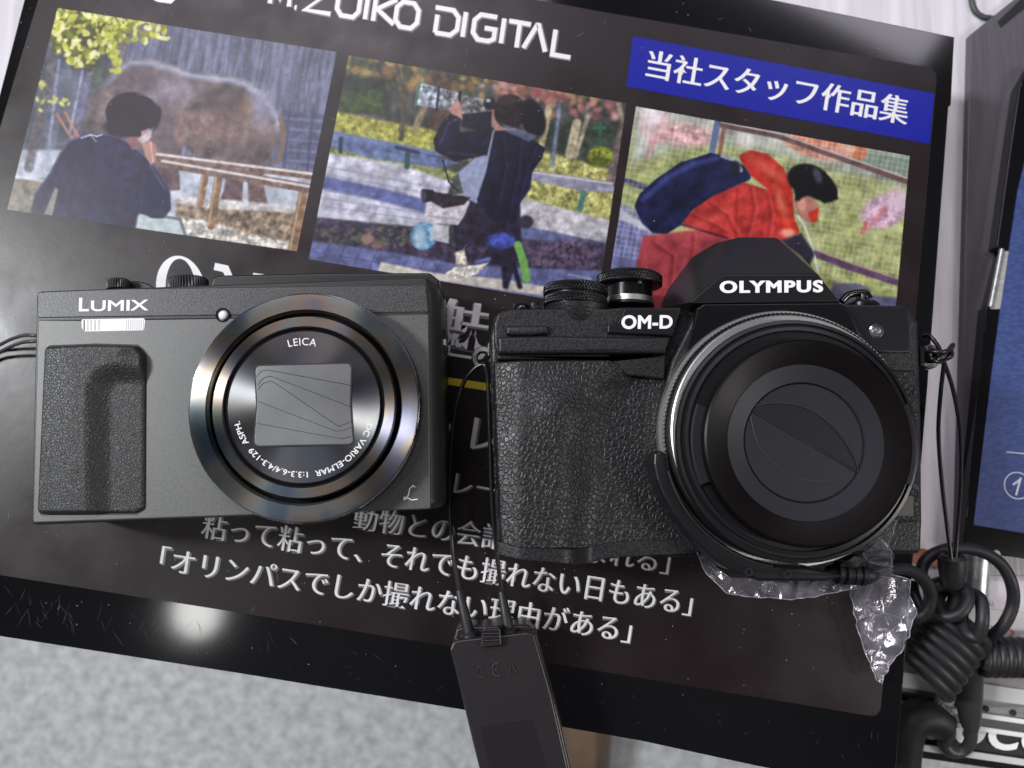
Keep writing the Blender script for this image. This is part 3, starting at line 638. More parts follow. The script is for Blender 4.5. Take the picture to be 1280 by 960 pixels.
    p.ell(640, 532, 62, 46, (32, 30, 36), 4, 1, .25); p.poly([(600, 520), (600, 600), (640, 580), (690, 606), (732, 590), (722, 545), (690, 510)], (30, 28, 34), 4, 1, .3, 8, rnd=12, wob=6); p.ell(668, 520, 12, 24, (120, 122, 134), 5, .6, -.4)
    p.poly([(640, 630), (672, 615), (668, 655), (650, 660)], (206, 60, 44), 3); p.line([(610, 640), (628, 665), (655, 740), (668, 800)], 6, (214, 220, 226), 2, .9)
    p.poly([(560, 712), (620, 690), (660, 750), (640, 800)], (60, 56, 74), 5)
    p.C *= (.86+.24*vnoise(X_, Y_, 16, 48, 3)+.04*vnoise(X_, Y_, 4, 49, 1))[..., None]
    return p.C
G_ = .80
print_sheet('photo_print', [(72, 10), (421, 65), (371, 314), (9, 262)], ZP+.05, paint1, poster, M_ink, gain=G_)
print_sheet('photo_print', [(436, 69), (783, 129), (746, 384), (386, 324)], ZP+.05, paint2, poster, M_ink, gain=G_)
print_sheet('photo_print', [(795, 133), (1137, 195), (1114, 447), (756, 385)], ZP+.05, paint3, poster, M_ink, gain=G_)
M_blue = mat('blue_band_ink', (.004, .010, .27), .3, spec=.36, bump=(1, 420, .05, .25))
bandp = prism('title_band', [(791, 45), (1168, 117), (1162, 180), (783, 108)], ZP, ZP+.06, M_blue, poster, bevel=0)
M_pw = mat('poster_white_ink', (.74, .74, .76), .35, spec=.55)
M_glow = mat('poster_grey_shadow_ink', (.16, .15, .155), .35)
M_yel = mat('poster_yellow_ink', (.62, .50, .02), .35)
UPV = (.16, -1)
def ptext(body, A, B, h, dx=.018, dy=-.010, up=UPV, slant=0, glow=True, parent=poster, sh=(1.2, 1.3), **k):
    if glow: text('lettering', body, (A[0]+sh[0], A[1]+sh[1]), (B[0]+sh[0], B[1]+sh[1]), h, ZP+.05, M_glow, parent, up=up, dx=dx+.022, dy=dy+.022, slant=slant, ex=.03, **k)
    return text('lettering', body, A, B, h, ZP+.10, M_pw, parent, up=up, dx=dx, dy=dy, slant=slant, ex=.03, **k)
ptext('当社スタッフ作品集', (806, 96), (1134, 157), 35, dx=.022, dy=.002, parent=bandp, glow=False)
# upper title, drawn in flat wide strokes
def strokes(name, segs, wpx, z, m, parent, mapf):
    vs, fs = [], []
    for s in segs:
        pts = [Vector(mapf(*q)) for q in s]; n = len(pts); k = len(vs)
        for i, q in enumerate(pts):
            d = ((pts[min(i+1, n-1)]-pts[i]).normalized()+(pts[i]-pts[max(i-1, 0)]).normalized()).normalized(); nn = Vector((-d.y, d.x))
            e1 = (pts[i+1]-pts[i] if i < n-1 else pts[i]-pts[i-1]).normalized(); c = max(.6, nn.dot(Vector((-e1.y, e1.x))))
            zz = z+.006*segs.index(s); vs += [W(*(q+nn*wpx/2/c), zz), W(*(q-nn*wpx/2/c), zz)]
        for i in range(n-1): fs.append((k+2*i, k+2*i+1, k+2*i+3, k+2*i+2))
    return mk(name, vs, fs, m, parent)
GL = {'D': [[(.12, 0), (.75, 0), (1, .25), (1, .75), (.75, 1), (0, 1)], [(.12, 0), (.12, .72)]], 'I': [[(0, 0), (0, 1)]],
      'G': [[(1, 1), (.25, 1), (0, .75), (0, .25), (.25, 0), (.75, 0), (.98, .12), (.98, .5), (.5, .5)]], 'T': [[(0, 1), (1, 1)], [(.5, 1), (.5, 0)]],
      'A': [[(0, 0), (.5, 1), (.58, 1), (1.05, 0)]], 'L': [[(0, 1), (0, 0), (.95, 0)]], 'Z': [[(.05, 1), (1, 1), (0, 0), (1, 0)]],
      'U': [[(0, 1), (0, .25), (.22, 0), (.78, 0), (1, .25), (1, 1)]], 'K': [[(0, 0), (0, 1)], [(1, 1), (.12, .5), (1, 0)]],
      'O': [[(.5, 0), (.25, 0), (0, .25), (0, .75), (.25, 1), (.75, 1), (1, .75), (1, .25), (.75, 0), (.5, 0)]], 'M': [[(0, 0), (.08, 1), (.5, .25), (.92, 1), (1, 0)]], '.': [[(0, 0), (.3, 0)]], '-': [[(.1, .5), (.9, .5)]]}
def title(chars, z, m, wpx, off=(0, 0)):
    segs = []
    for ch, x, y, wd in chars:      # bottom-left pixel and width of each letter; height 34 px
        for s in GL[ch]: segs.append([(x+u*wd+v*4.5+off[0], y+u*wd*.17-v*31+off[1]) for (u, v) in s])
    return strokes('lettering', segs, wpx, z, m, poster, lambda a, b: (a, b))
TT = [('M', 337, 4, 24), ('.', 368, 9, 9), ('Z', 381, 12, 32), ('U', 420, 18, 27), ('I', 456, 24, 1), ('K', 466, 26, 26), ('O', 493, 32, 27), ('D', 540, 40, 30), ('I', 578, 46, 1), ('G', 590, 48, 27), ('I', 626, 54, 1), ('T', 632, 57, 27), ('A', 654, 60, 26), ('L', 690, 68, 24)]
title(TT, ZP+.06, M_glow, 8.0, (.8, .9)); title(TT, ZP+.11, M_pw, 5.6)
strokes('lettering', [[(1266, 606), (1276, 599)], [(1276, 597), (1270, 619)]], 2.6, -27.6, M_wl, clo, lambda a, b: (a, b))
strokes('lettering', [[(186, -6), (198, 0), (213, 2), (220, -5)]], 5, ZP+.11, M_pw, poster, lambda a, b: (a, b))
# big serif characters that reach out above the small camera
def ring_glyph(cx, cy, rx, ry, wx, wy):
    n = 48; vs, fs = [], []
    for i in range(n):
        t = 2*math.pi*i/n
        for k, s in ((rx, ry), (rx-wx, ry-wy)): vs.append(W(cx+k*math.cos(t), cy+s*math.sin(t)+.17*k*math.cos(t), ZP+.11))
    for i in range(n): fs.append((2*i, 2*i+1, (2*i+3) % (2*n), (2*i+2) % (2*n)))
    mk('lettering', vs, fs, M_pw, poster)
ring_glyph(226, 362, 31, 42, 12, 3.5)
strokes('lettering', [[(268, 333), (282, 336), (289, 352), (286, 400)]], 9, ZP+.11, M_pw, poster, lambda a, b: (a, b))
strokes('lettering', [[(316, 345), (330, 347)]], 8, ZP+.11, M_pw, poster, lambda a, b: (a, b))
ptext('の魅', (470, 432), (606, 452), 72, dx=.03, dy=-.01)
prism('underline', [(470, 458), (760, 502), (759, 511), (469, 467)], ZP, ZP+.08, M_yel, poster, bevel=0)
ptext('・レンズ', (548, 553), (716, 590), 46, dx=.02, dy=-.01)
ptext('レース', (566, 616), (650, 632), 25, dx=.008)
ptext('動物との会話から生まれる」', (440, 661), (835, 718), 31, dx=.012, dy=-.012)
ptext('粘って粘って、それでも撮れない日もある」', (250, 672), (863, 770), 32, dx=.014, dy=-.010)
ptext('「オリンパスでしか撮れない理由がある」', (198, 714), (787, 804), 32, dx=.014, dy=-.010)

# scuffs and dust on the acrylic and the lacquered sheet
def flecks(name, items, z, m, parent):
    vs, fs = [], []
    for (x, y, L_, a, w_, bend) in items:
        n = 4 if L_ > 3 else 1; k = len(vs)
        for i in range(n+1):
            t = i/n-.5; px = x+math.cos(a)*L_*t-math.sin(a)*bend*(t*t); py = y+math.sin(a)*L_*t+math.cos(a)*bend*(t*t)
            ww = w_*(1-.7*abs(2*t)) if n > 1 else w_
            vs += [W(px-math.sin(a)*ww, py+math.cos(a)*ww, z), W(px+math.sin(a)*ww, py-math.cos(a)*ww, z)]
        for i in range(n): fs.append((k+2*i, k+2*i+1, k+2*i+3, k+2*i+2))
    o = mk(name, vs, fs, m, parent); o['kind'] = 'stuff'; return o
M_scr = mat('scratch_grey', (.05, .054, .058), .35, spec=.7); M_dust = mat('dust_grey', (.30, .29, .29), .8)
it = []
for _ in range(60):
    x = RNG.uniform(10, 345); y = 742+.157*(x)+RNG.uniform(-6, 34)
    it.append((x, y, RNG.uniform(6, 26), math.radians(RNG.choice([100, 118, 60, 80])+RNG.randn()*14), RNG.uniform(.06, .16), RNG.uniform(-1, 1)))
for _ in range(30):
    x = RNG.uniform(340, 1100); y = 748+.16*x+RNG.uniform(-8, 34); it.append((x, y, RNG.uniform(4, 16), RNG.uniform(0, 3.1), RNG.uniform(.1, .2), RNG.uniform(-2, 2)))
flecks('scratches', it, .06, M_scr, board)
it = [(RNG.uniform(0, 1150), RNG.uniform(0, 870), RNG.uniform(.7, 1.7), RNG.uniform(0, 3), RNG.uniform(.22, .5), 0) for _ in range(330)]
it += [(RNG.uniform(0, 1150), RNG.uniform(0, 870), RNG.uniform(5, 15), RNG.uniform(0, 3), RNG.uniform(.10, .18), RNG.uniform(-4, 4)) for _ in range(36)]
flecks('dust', it, ZP+.2, M_dust, poster)
# ================================================================== COMPACT CAMERA (left)
def sheen_tint(cols, scale=1.):
    """coloured reflections of turned metal, painted into the base colour by noise"""
    def ex(n, b, tcn):
        t = n.nodes.new('ShaderNodeTexNoise'); t.inputs['Scale'].default_value = 55*scale; t.inputs['Detail'].default_value = 2
        r = n.nodes.new('ShaderNodeValToRGB'); el = r.color_ramp.elements
        el[0].position = .36; el[1].position = .64; el[0].color = (*cols[0], 1); el[1].color = (*cols[-1], 1)
        for i, c in enumerate(cols[1:-1]): e = el.new(.36+.28*(i+1)/(len(cols)-1)); e.color = (*c, 1)
        n.links.new(tcn.outputs['Object'], t.inputs['Vector']); n.links.new(t.outputs['Fac'], r.inputs['Fac']); n.links.new(r.outputs['Color'], b.inputs['Base Color'])
    return ex
M_lbody = mat('grey_magnesium_paint', (.108, .110, .108), .46, metal=.55, spec=.5, bump=(1, 3800, .035, .8), var=(2600, .22), detail=2)
M_ltop = mat('speckled_top_plate', (.062, .064, .066), .42, metal=.5, bump=(1, 3200, .05, .9), var=(2600, .5), detail=1)
M_ldark = mat('satin_black_body', (.012, .012, .013), .33, bump=(1, 3200, .03, .5))
M_ldark2 = mat('grey_black_body', (.03, .031, .031), .40, metal=.3, bump=(1, 3200, .03, .5))
M_lgrip = mat('fine_leather_grip', (.021, .022, .022), .42, spec=.42, bump=('leather', 1300, .10, .6))
M_ring = mat('turned_steel_ring', (.3, .31, .32), .33, metal=1., aniso=1., extra=sheen_tint([(.10, .14, .175), (.19, .205, .19), (.215, .175, .135), (.15, .15, .19)]))
M_face = mat('turned_black_face', (.12, .12, .13), .42, metal=1., aniso=1., extra=sheen_tint([(.10, .095, .12), (.16, .155, .15), (.11, .13, .15)], .6))
M_chrome = mat('chrome', (.75, .76, .78), .12, metal=1.)
M_blk = mat('deep_black_gloss', (.006, .006, .007), .16, spec=.5)
M_txt = mat('white_lettering', (.86, .86, .87), .45)
M_shut = mat('grey_shutter_blade', (.17, .175, .175), .38, metal=.6, bump=(1, 3000, .02, .4), var=(50, .12))
M_line = mat('thin_black_gap', (.01, .01, .01), .6)
M_glass = mat('flash_window', (.92, .92, .95), .12, spec=.7, coat=.6)
ZL = 31.
lum = thing('compact_camera', 'dark grey compact camera with closed shutter lens and leather grip, left of the two', 'camera', W(296, 500, .3))
out = [(44, 362), (300, 351), (549, 344), (553, 500), (555, 634), (545, 641), (37.5, 657), (36.5, 655), (39.5, 500)]
out = [(44.5, 363), (549, 345), (553.5, 636), (37.5, 657)]
def offs_loop(pts_px, z, inset=0., zr=ZL, insR=0.):
    P = [W(a, b, zr) for a, b in pts_px]; n = len(P); res = []
    for i in range(n):
        d = P[(i+1) % n]-P[i-1]; nn = Vector((-d.y, d.x, 0)).normalized()
        if nn.dot(P[i]-sum(P, Vector())/n) > 0: nn = -nn
        res.append(Vector((P[i].x+nn.x*inset, P[i].y+nn.y*inset, z)))
    return res
o1 = rpoly(out, [9, 22, 14, 8], 8)
def lum_loop(z, ins, right):   # right = how far the right side is pulled in (mm) as the plan curves away
    Lp = offs_loop(o1, z, ins)
    x1 = W(551, 500, ZL).x
    for v in Lp:
        f = max(0, min(1, (v.x-(x1-5))/5)); v.x -= f*right
    return Lp
# body: curved plan at right end, thin bevel elsewhere
lo = [lum_loop(z, i, r) for z, i, r in [(.6, 1.2, 3), (1.8, .3, 1.2), (3.5, 0, .2), (20, 0, 0), (25, 0, .1), (28, .02, .9), (29.6, .1, 2.0), (30.4, .2, 3.0), (30.85, .45, 3.9), (31, .8, 4.6)]]
body = loft('body', lo, M_ldark2, lum, angle=50)
# front shell in grey, and the darker speckled top band above the seam
shell = prism('front_panel', rpoly([(47.5, 399.5), (110, 399), (270, 396.5), (400, 394.5), (536, 392.3), (538.5, 636.5), (41.5, 654), (40.5, 652)], [1, 0, 0, 0, 1, 5, 6, 2], 5), 29.5, ZL+.25, M_lbody, lum, bevel=.5)
topb = prism('top_band', rpoly([(46.5, 364.5), (150, 360.5), (533, 355.8), (535.5, 390.3), (400, 392.6), (268, 394.6), (47, 397.5)], [3, 0, 3, 1, 0, 0, 1], 5), 29.5, ZL+.2, M_ltop, lum, bevel=.4)
# raised rear top plate
prism('top_plate', rpoly([(258, 366), (266, 346.5), (272, 343.6), (400, 340.5), (537, 340.5), (549, 350), (551, 380), (258, 380)], [0, 2, 2, 0, 8, 3, 0, 0], 4), 3, 25.5, M_ldark, lum, bevel=.8)
M_knob = mat('knurled_black_metal', (.016, .016, .018), .34, metal=.3)
UPL = (W(300, 340, ZL)-W(304, 440, ZL)).normalized()
def dial(name, c, prof, m, parent, axis, teeth=0, depth=0, diamond=False, seg=None):
    seg = seg or (teeth*6 if teeth else 64)
    def md(t, r, h):
        if not teeth or h <= prof[0][1]+.01 or h >= prof[-1][1]-.01: return r
        if diamond: return r-depth*.5*(abs(math.sin(teeth*t/2+h*diamond))+abs(math.sin(teeth*t/2-h*diamond)))
        return r-depth*(.5+.5*math.cos(teeth*t))**.6
    return lathe(name, c, prof, m, parent, axis, seg=seg, mod=md if teeth else None)
c = W(148, 362, 21); rr0 = R(148, 362, 21, 13.5)
dial('shutter_button', c, [(rr0, 0), (rr0, 1.4), (rr0, 2.5), (rr0-.3, 2.9)], M_knob, lum, UPL, 30, .35)
c = W(168, 362, 18); prism('zoom_lever', rpoly([(128, 368), (134, 357), (150, 350), (172, 351), (184, 354), (198, 362), (198, 370)], 3, 4), 12, 19, M_knob, lum, bevel=.5)
c = W(236, 366, 15); rr0 = R(236, 366, 15, 24)
dial('mode_dial', c, [(rr0, 0), (rr0, 2.0), (rr0, 3.7), (rr0-.5, 4.2)], M_knob, lum, UPL, 44, .45)
# grip
gp = rpoly([(58, 433), (120, 430.5), (172, 432), (182, 445), (181, 636), (170, 642), (52, 643), (49, 636), (54, 520)], [9, 0, 0, 9, 6, 0, 5, 4, 0], 6)
def grip_mesh(name, poly, zb, hf, m, parent, step=1.6, edge=5, drop=1.2, xr=None, bot=None):
    P = np.array(poly); x0, y0 = P.min(0)-2; x1, y1 = P.max(0)+2
    nx, ny = int((x1-x0)/step), int((y1-y0)/step); xs = np.linspace(x0, x1, nx); ys = np.linspace(y0, y1, ny)
    X, Y = np.meshgrid(xs, ys); d = Paint(X, Y).sdf([tuple(q) for q in poly])
    e = np.clip(-d/edge, -1.0, 1); prof = np.where(e > 0, np.sqrt(np.clip(1-(1-np.clip(e, 0, 1))**2, 0, 1)), e*1.5)
    Z = zb+hf(X, Y)*np.clip(prof, 0, 1)+drop*(prof-0)*1.0-.2
    Z = np.where(d > 0, zb-drop-.6, Z)
    vs = []
    for j in range(ny):
        for i in range(nx): vs.append(W(X[j, i], Y[j, i], zb+1)*1)
    for k, v in enumerate(vs): v.z = Z[k//nx, k % nx]
    fs = [(j*nx+i, j*nx+i+1, (j+1)*nx+i+1, (j+1)*nx+i) for j in range(ny-1) for i in range(nx-1) if min(d[j, i], d[j, i+1], d[j+1, i], d[j+1, i+1]) < 1.5]
    return mk(name, vs, fs, m, parent, smooth=True, angle=70)
def ss(a, b, x): t = np.clip((x-a)/(b-a), 0, 1); return t*t*(3-2*t)
def hf_l(X, Y):
    d = Paint(X, Y).sdf(rpoly([(124, 466), (124, 700), (260, 700), (260, 466)], [30, 0, 0, 0], 8))
    return 2.5*ss(-16, 14, d)-.9*ss(150, 176, X)*ss(470, 440, Y)-.6*ss(100, 50, X)
prism('grip_gap', [(p[0]+(p[0]-116)*.022, p[1]+(p[1]-537)*.012) for p in gp], ZL-.5, ZL+.27, M_line, lum, bevel=0)
grip_mesh('grip', gp, ZL, hf_l, M_lgrip, lum)
# flash, lamp, writing
M_lug0 = mat('lamp_amber', (.35, .30, .18), .4)
fl = prism('flash', rpoly([(102, 399), (180, 397.6), (181.5, 401), (180, 413), (106, 414.5), (102, 410)], 2, 3), ZL-.2, ZL+.32, M_glass, lum, bevel=.1)
for k in range(9): prism('fresnel_rib', [(158+k*2.6, 399.5), (158.5+k*2.6, 399.5), (158.3+k*2.6, 412.5), (157.8+k*2.6, 412.5)], ZL+.3, ZL+.36, M_shut, fl, bevel=0)
for k, (x_, c_) in enumerate([(104.5, M_line), (109, M_shut), (113, M_shut), (118, M_lug0), (123, M_shut)]): prism('lamp_trace', [(x_, 400), (x_+1.4, 400), (x_+1.4, 413), (x_, 413)], ZL+.3, ZL+.35, c_, fl, bevel=0)
c = W(279, 394, ZL); r_ = R(279, 394, ZL, 1.)
lathe('focus_lamp', c, [(9.0*r_, 0), (9.0*r_, .45), (7.4*r_, .45), (6.8*r_, .15), (6.3*r_, .15)], M_blk, lum, seg=40)
lathe('focus_lamp', c+V(0.15, -.1, 0), [(6.2*r_, .1), (5.8*r_, .5), (4.6*r_, .85), (2.5*r_, 1.05), (.01, 1.1)], M_glass, lum, seg=32)
UB = (0.03, -1)
text('lettering', 'L', (98.5, 389.3), (111, 389), 17, ZL+.2, M_txt, lum, up=UB, dx=.022, dy=.015, ex=.06)
text('lettering', 'UMIX', (113.5, 389.2), (185.5, 388), 13.5, ZL+.2, M_txt, lum, up=UB, dx=.018, dy=.014, ex=.06)
strokes('logo', [[(519, 609), (516, 607), (512, 611), (511, 617), (508.5, 623), (505, 624.5), (505, 621.5), (509, 621.5), (514, 625), (522, 624)]], 1.1, ZL+.29, M_txt, lum, lambda a, b: (a, b))
# lens
lens = empty_part('lens', lum, W(379.5, 507.6, ZL)); LC = W(379.5, 507.6, 39); LC.z = 0
_r = R(379.5, 507.6, 39, 1.)
def rp(px): return px*_r
zt = 39.
lathe('knurled_ring', LC, [(rp(139), ZL), (rp(143), ZL), (rp(146), ZL+1.2), (rp(146), zt-1.6), (rp(145), zt-1.2)], M_knob, lens, seg=840, full=False, mod=lambda t, r, h: r-(.28*(.5+.5*math.cos(140*t)) if r > rp(145.5) else 0))
lathe('chrome_edge', LC, [(rp(143.2), zt-1.5), (rp(145.4), zt-1.2), (rp(144.9), zt-.55), (rp(143.8), zt-.3), (rp(142.9), zt-.45)], M_chrome, lens, seg=180, full=False)
lathe('control_ring', LC, [(rp(143.2), zt-.6), (rp(142.6), zt-.3), (rp(140), zt-.25), (rp(133), zt-.25), (rp(123.5), zt-.27), (rp(122.6), zt-.6), (rp(121), zt-2.2)], M_ring, lens, seg=200, full=False)
lathe('ring_gap', LC, [(rp(122.5), zt-.5), (rp(122), zt-3.6), (rp(110), zt-3.6), (rp(109), zt-1)], mat('matte_black_gap', (.004, .004, .004), .8, spec=.1), lens, seg=160, full=False)
lathe('barrel_ring', LC, [(rp(114.5), zt-3.6), (rp(114.5), zt-.4), (rp(113.6), zt+.1), (rp(101.6), zt+.1), (rp(101), zt-.25)], M_ring, lens, seg=200, full=False)
for ra, rb in ((101.2, 98.6), (97.6, 95.2)): lathe('trim_ring', LC, [(rp(ra), zt-1), (rp(ra), zt+.0), (rp(ra-.5), zt+.25), (rp(rb+.5), zt+.25), (rp(rb), zt-.5)], M_blk, lens, seg=160, full=False)
lathe('groove_floor', LC, [(rp(99), zt-.7), (rp(94), zt-.7)], M_blk, lens, seg=96, full=False)
fc = lathe('name_plate', LC, [(rp(95.3), zt-1), (rp(95.3), zt+.02), (rp(60), zt-.1), (rp(.05), zt-.1)], M_face, lens, seg=200, full=False)
sp_ = rpoly([(319, 457.5), (379, 456), (439, 454.5), (437.5, 503), (441.5, 555), (380, 556), (317.5, 557.5), (321.5, 506)], [7, 0, 7, 40, 7, 0, 7, 40], 6)
prism('shutter_rim', [(380+(a-380)*1.028, 506+(b-506)*1.034) for a, b in sp_], zt-.2, zt+.10, M_line, lens, bevel=.05)
blade = prism('shutter_blade', sp_, zt-.2, zt+.16, M_shut, lens, bevel=.12)
C5 = lambda pts: [(220+x/2.742, 330+y/2.742) for x, y in pts]
for q in ([(275, 388), (290, 370), (308, 364), (340, 368), (600, 416)], [(280, 415), (300, 392), (322, 386), (345, 392), (600, 490)], [(282, 430), (296, 412), (318, 405), (345, 412), (540, 545), (565, 553), (600, 540)], [(280, 470), (520, 562), (560, 572), (602, 560)], [(278, 546), (540, 594), (575, 597), (600, 590)]):
    tube('blade_seam', [W(a, b, zt+.17) for a, b in C5(q)], .075, M_line, blade, sides=5, n=6)
def arc_text(body, a0, a1, rad, hpx, cx=379.5, cy=507.6, z=None, m=None, parent=None, **k):
    # angles in degrees clockwise from straight up; tops outward
    def mf(u, v):
        a = math.radians(a0+(a1-a0)*u); r = rad+v*hpx; return (cx+math.sin(a)*r, cy-math.cos(a)*r)
    return text('lettering', body, (0, 0), (1, 0), hpx, z, m or M_txt, parent or fc, mapf=mf, **k)
arc_text('LEICA', -14, 11.5, 76, 9.2, z=zt+.02, spacing=1.1)
arc_text('DC VARIO-ELMAR  1:3.3-6.4/4.3-129  ASPH.', 105, 257, 82, 7.6, z=zt+.02, dx=.012, dy=.012, spacing=1.05)
# wrist-side cord of the compact camera: two strands leaving the frame at the left
M_cord = mat('grey_black_cord', (.06, .062, .062), .35, bump=(1, 1500, .1, .4))
cd = empty_part('tether_cord', lum, W(20, 428, .5)); cd['label'] = 'thin doubled grey cord leaving the left side'
tube('strand', PW([(48, 420, 14), (39, 419, 14), (28, 419.5, 12), (14, 424, 8), (0, 431, 4), (-14, 440, 2), (-40, 470, 1.2)]), .55, M_cord, cd)
tube('strand', PW([(48, 426, 14), (39, 427, 14), (28, 428, 12), (14, 433, 8), (0, 440, 4), (-14, 450, 2), (-40, 480, 1.2)]), .55, M_cord, cd)
# right side: small strap eyelet and port door
prism('side_door', rpoly([(549, 410), (556.5, 410), (556, 440), (549, 440)], 1.5, 3), 8, 20, M_ldark, lum, bevel=.5)
prism('door_latch', [(553, 424), (557, 424), (557, 431), (553, 431)], 18, 20.6, M_pwhite, lum, bevel=.2)

# ================================================================== MIRRORLESS CAMERA (right)
M_obody = mat('black_wrinkle_paint', (.013, .0128, .0145), .43, spec=.42, bump=(1, 1500, .16, 1.0), var=(1700, .5), detail=2)
M_olea = mat('black_leatherette', (.011, .0108, .0118), .40, spec=.42, bump=('leather', 760, .17, .62))
M_osat = mat('satin_black_metal', (.008, .0078, .0095), .33, spec=.42, bump=(1, 2600, .02, .3))
M_oplas = mat('smooth_grey_black_plastic', (.016, .016, .021), .45, spec=.3, bump=(1, 3600, .02, .4))
M_oblk = mat('lens_inner_black', (.0045, .0032, .0038), .36, spec=.13)
M_silver = mat('silver_lens_metal', (.80, .80, .78), .36, metal=1.)
ZO = 31.
om = thing('mirrorless_camera', 'black mirrorless camera with pancake lens, knurled dials and prism hump, right of the two', 'camera', W(885, 560, .3))
C6 = lambda pts: [(580+x/4.17, 290+y/4.17) for x, y in pts]
C8 = lambda pts: [(590+x/4.74, 330+y/4.74) for x, y in pts]
ob = [(628, 388), (690, 384), (860, 386), (1056, 379), (1131, 381), (1139, 386), (1143, 396), (1149, 401), (1153, 520), (1154.5, 655), (1154, 662), (1153, 688), (1150, 692.5), (860, 697), (628, 694), (621, 690), (613, 470), (612, 420), (617, 396)]
prism('body', ob, .6, ZO-1.5, M_obody, om, r=3, seg=3, bevel=1.6)
# left shoulder, faces stepped forward
prism('shoulder', rpoly(C8([(150, 290), (230, 265), (430, 262), (800, 262), (900, 255), (1245, 255), (1150, 540), (790, 530), (150, 530), (130, 470), (130, 350)]), [6, 3, 0, 0, 0, 2, 1, 0, 2, 4, 6], 4), ZO-6, ZO+1.5, M_obody, om, bevel=.8)
prism('shoulder_ledge', rpoly(C8([(195, 365), (455, 362), (455, 412), (330, 424), (205, 420)]), 3, 3), ZO, ZO+3.3, M_obody, om, bevel=.9)
prism('front_band', rpoly(C8([(150, 428), (480, 424), (800, 430), (960, 434), (1178, 434), (1150, 528), (800, 528), (155, 530)]), [4, 0, 0, 0, 2, 2, 0, 3], 4), ZO, ZO+4.6, M_obody, om, bevel=1.0)
prism('band_lip', rpoly(C8([(150, 535), (800, 532), (860, 562), (1150, 535), (1140, 680), (920, 660), (830, 570), (800, 562), (150, 565)]), [2, 3, 0, 2, 2, 6, 8, 0, 2], 4), ZO-1, ZO+2.6, M_obody, om, bevel=.6)
prism('badge_block', rpoly(C8([(900, 262), (1243, 262), (1190, 425), (800, 408), (806, 356), (858, 346), (886, 305)]), [1, 2, 2, 2, 1, 2, 2], 4), ZO, ZO+3.2, M_osat, om, bevel=.5)
# leather grip
gq = rpoly([(616, 451), (760, 450), (772, 453), (784, 467), (792, 470), (838, 470), (826, 560), (834, 640), (866, 688), (800, 694), (724, 699), (625, 690), (619, 560)], [3, 0, 6, 6, 3, 3, 0, 0, 3, 0, 6, 3, 0], 5)
def hf_o(X, Y):
    # bulge at the left that ends in a soft S-shaped slope towards the lens
    xb = 722-10*ss(600, 690, Y)+16*ss(560, 500, Y)+46*ss(505, 452, Y)
    h = 5.8*ss(34, -30, X-xb)*(.55+.45*ss(470, 560, Y)+.0*X)
    h -= 2.6*ss(655, 613, X)**1.0
    h += 1.6*np.exp(-(((X-692)/30)**2+((Y-505)/26)**2))
    h -= 1.5*ss(0, 1, (X-xb-10)/60)*ss(450, 520, Y)*0
    return h
grip_mesh('grip', gq, ZO-.6, hf_o, M_olea, om, step=1.8, edge=3.5, drop=1.0)
def strip_mesh(name, top, bot, zf, m, parent, n=60):
    vs, fs = [], []
    for i in range(n+1):
        t = i/n
        def at(P):
            s = t*(len(P)-1); k = min(int(s), len(P)-2); f = s-k; return (P[k][0]*(1-f)+P[k+1][0]*f, P[k][1]*(1-f)+P[k+1][1]*f)
        a, b = at(top), at(bot); z = zf(a[0])
        for q, zz in ((a, z-3), (a, z), ((a[0], a[1]+1.0), z+.25), ((b[0], b[1]-1.4), z+.1), (b, z-.6), (b, z-8)):
            v = W(q[0], q[1], z); v.z = zz; vs.append(v)
    for i in range(n):
        for k in range(5): a = i*6+k; fs.append((a, a+1, a+7, a+6))
    return mk(name, vs, fs, m, parent, smooth=True, angle=40)
strip_mesh('base_strip', [(622, 676), (650, 684), (719, 686.5), (735, 684), (760, 678), (800, 675), (866, 673)], [(623, 694), (650, 700), (719, 706), (735, 704.5), (760, 698), (800, 695), (880, 692)],
    lambda x: ZO+6.6-6.2*float(ss(704, 742, x))-2.4*float(ss(655, 620, x)), M_obody, om)
# dials on the top plate (axis along the camera's height)
UPO = (W(885, 340, ZO)-W(884, 470, ZO)).normalized()
sh = lambda px, py, z, r: R(px, py, z, r)
cz = 25.
c = W(721, 418, cz); k = R(721, 380, cz, 1)
lathe('dial_boss', c, [(k*32.5, 0), (k*32.5, k*11), (k*33.5, k*12), (k*40, k*33.5)], M_obody, om, axis=UPO, seg=80)
kh = k
c = W(719, 384.5, cz); c0 = c
def kdial(name, c, r, h0, h1, m, teeth, dia):
    prof = [(r-.6, h0)]+[(r, h0+.25)]+[(r, h0+.25+(h1-h0-.5)*i/6) for i in range(1, 7)]+[(r-.5, h1)]
    def md(t, rr, h):
        if rr < r-.01: return rr
        q = (h-h0)*dia; return rr-.75*(abs(math.sin(teeth*t/2+q))**.8)*(abs(math.sin(teeth*t/2-q))**.8)-.1
    # dense rows for the diamond pattern
    prof = [(r-.6, h0)]+[(r, h0+.25+(h1-h0-.5)*i/12) for i in range(13)]+[(r-.5, h1)]
    return lathe(name, c, prof, m, om, axis=UPO, seg=teeth*6, mod=md, angle=80)
M_dial = mat('knurled_dial_black', (.012, .012, .014), .24, metal=.4)
kdial('mode_dial', c, k*41, k*.5, k*12.5, M_dial, 60, math.pi/(k*6.2))
kdial('mode_dial', c, k*41.3, k*14, k*26, M_dial, 60, math.pi/(k*6.2))
lathe('dial_neck', c, [(k*37, 0), (k*37, k*25), (k*22, k*29.0), (.01, k*29.2)], M_osat, om, axis=UPO, seg=64)
cz2 = 17.; k2 = R(785, 380, cz2, 1); c = W(786, 384, cz2)
lathe('dial_base', c, [(k2*31, 0), (k2*31, k2*3)], M_osat, om, axis=UPO, seg=64)
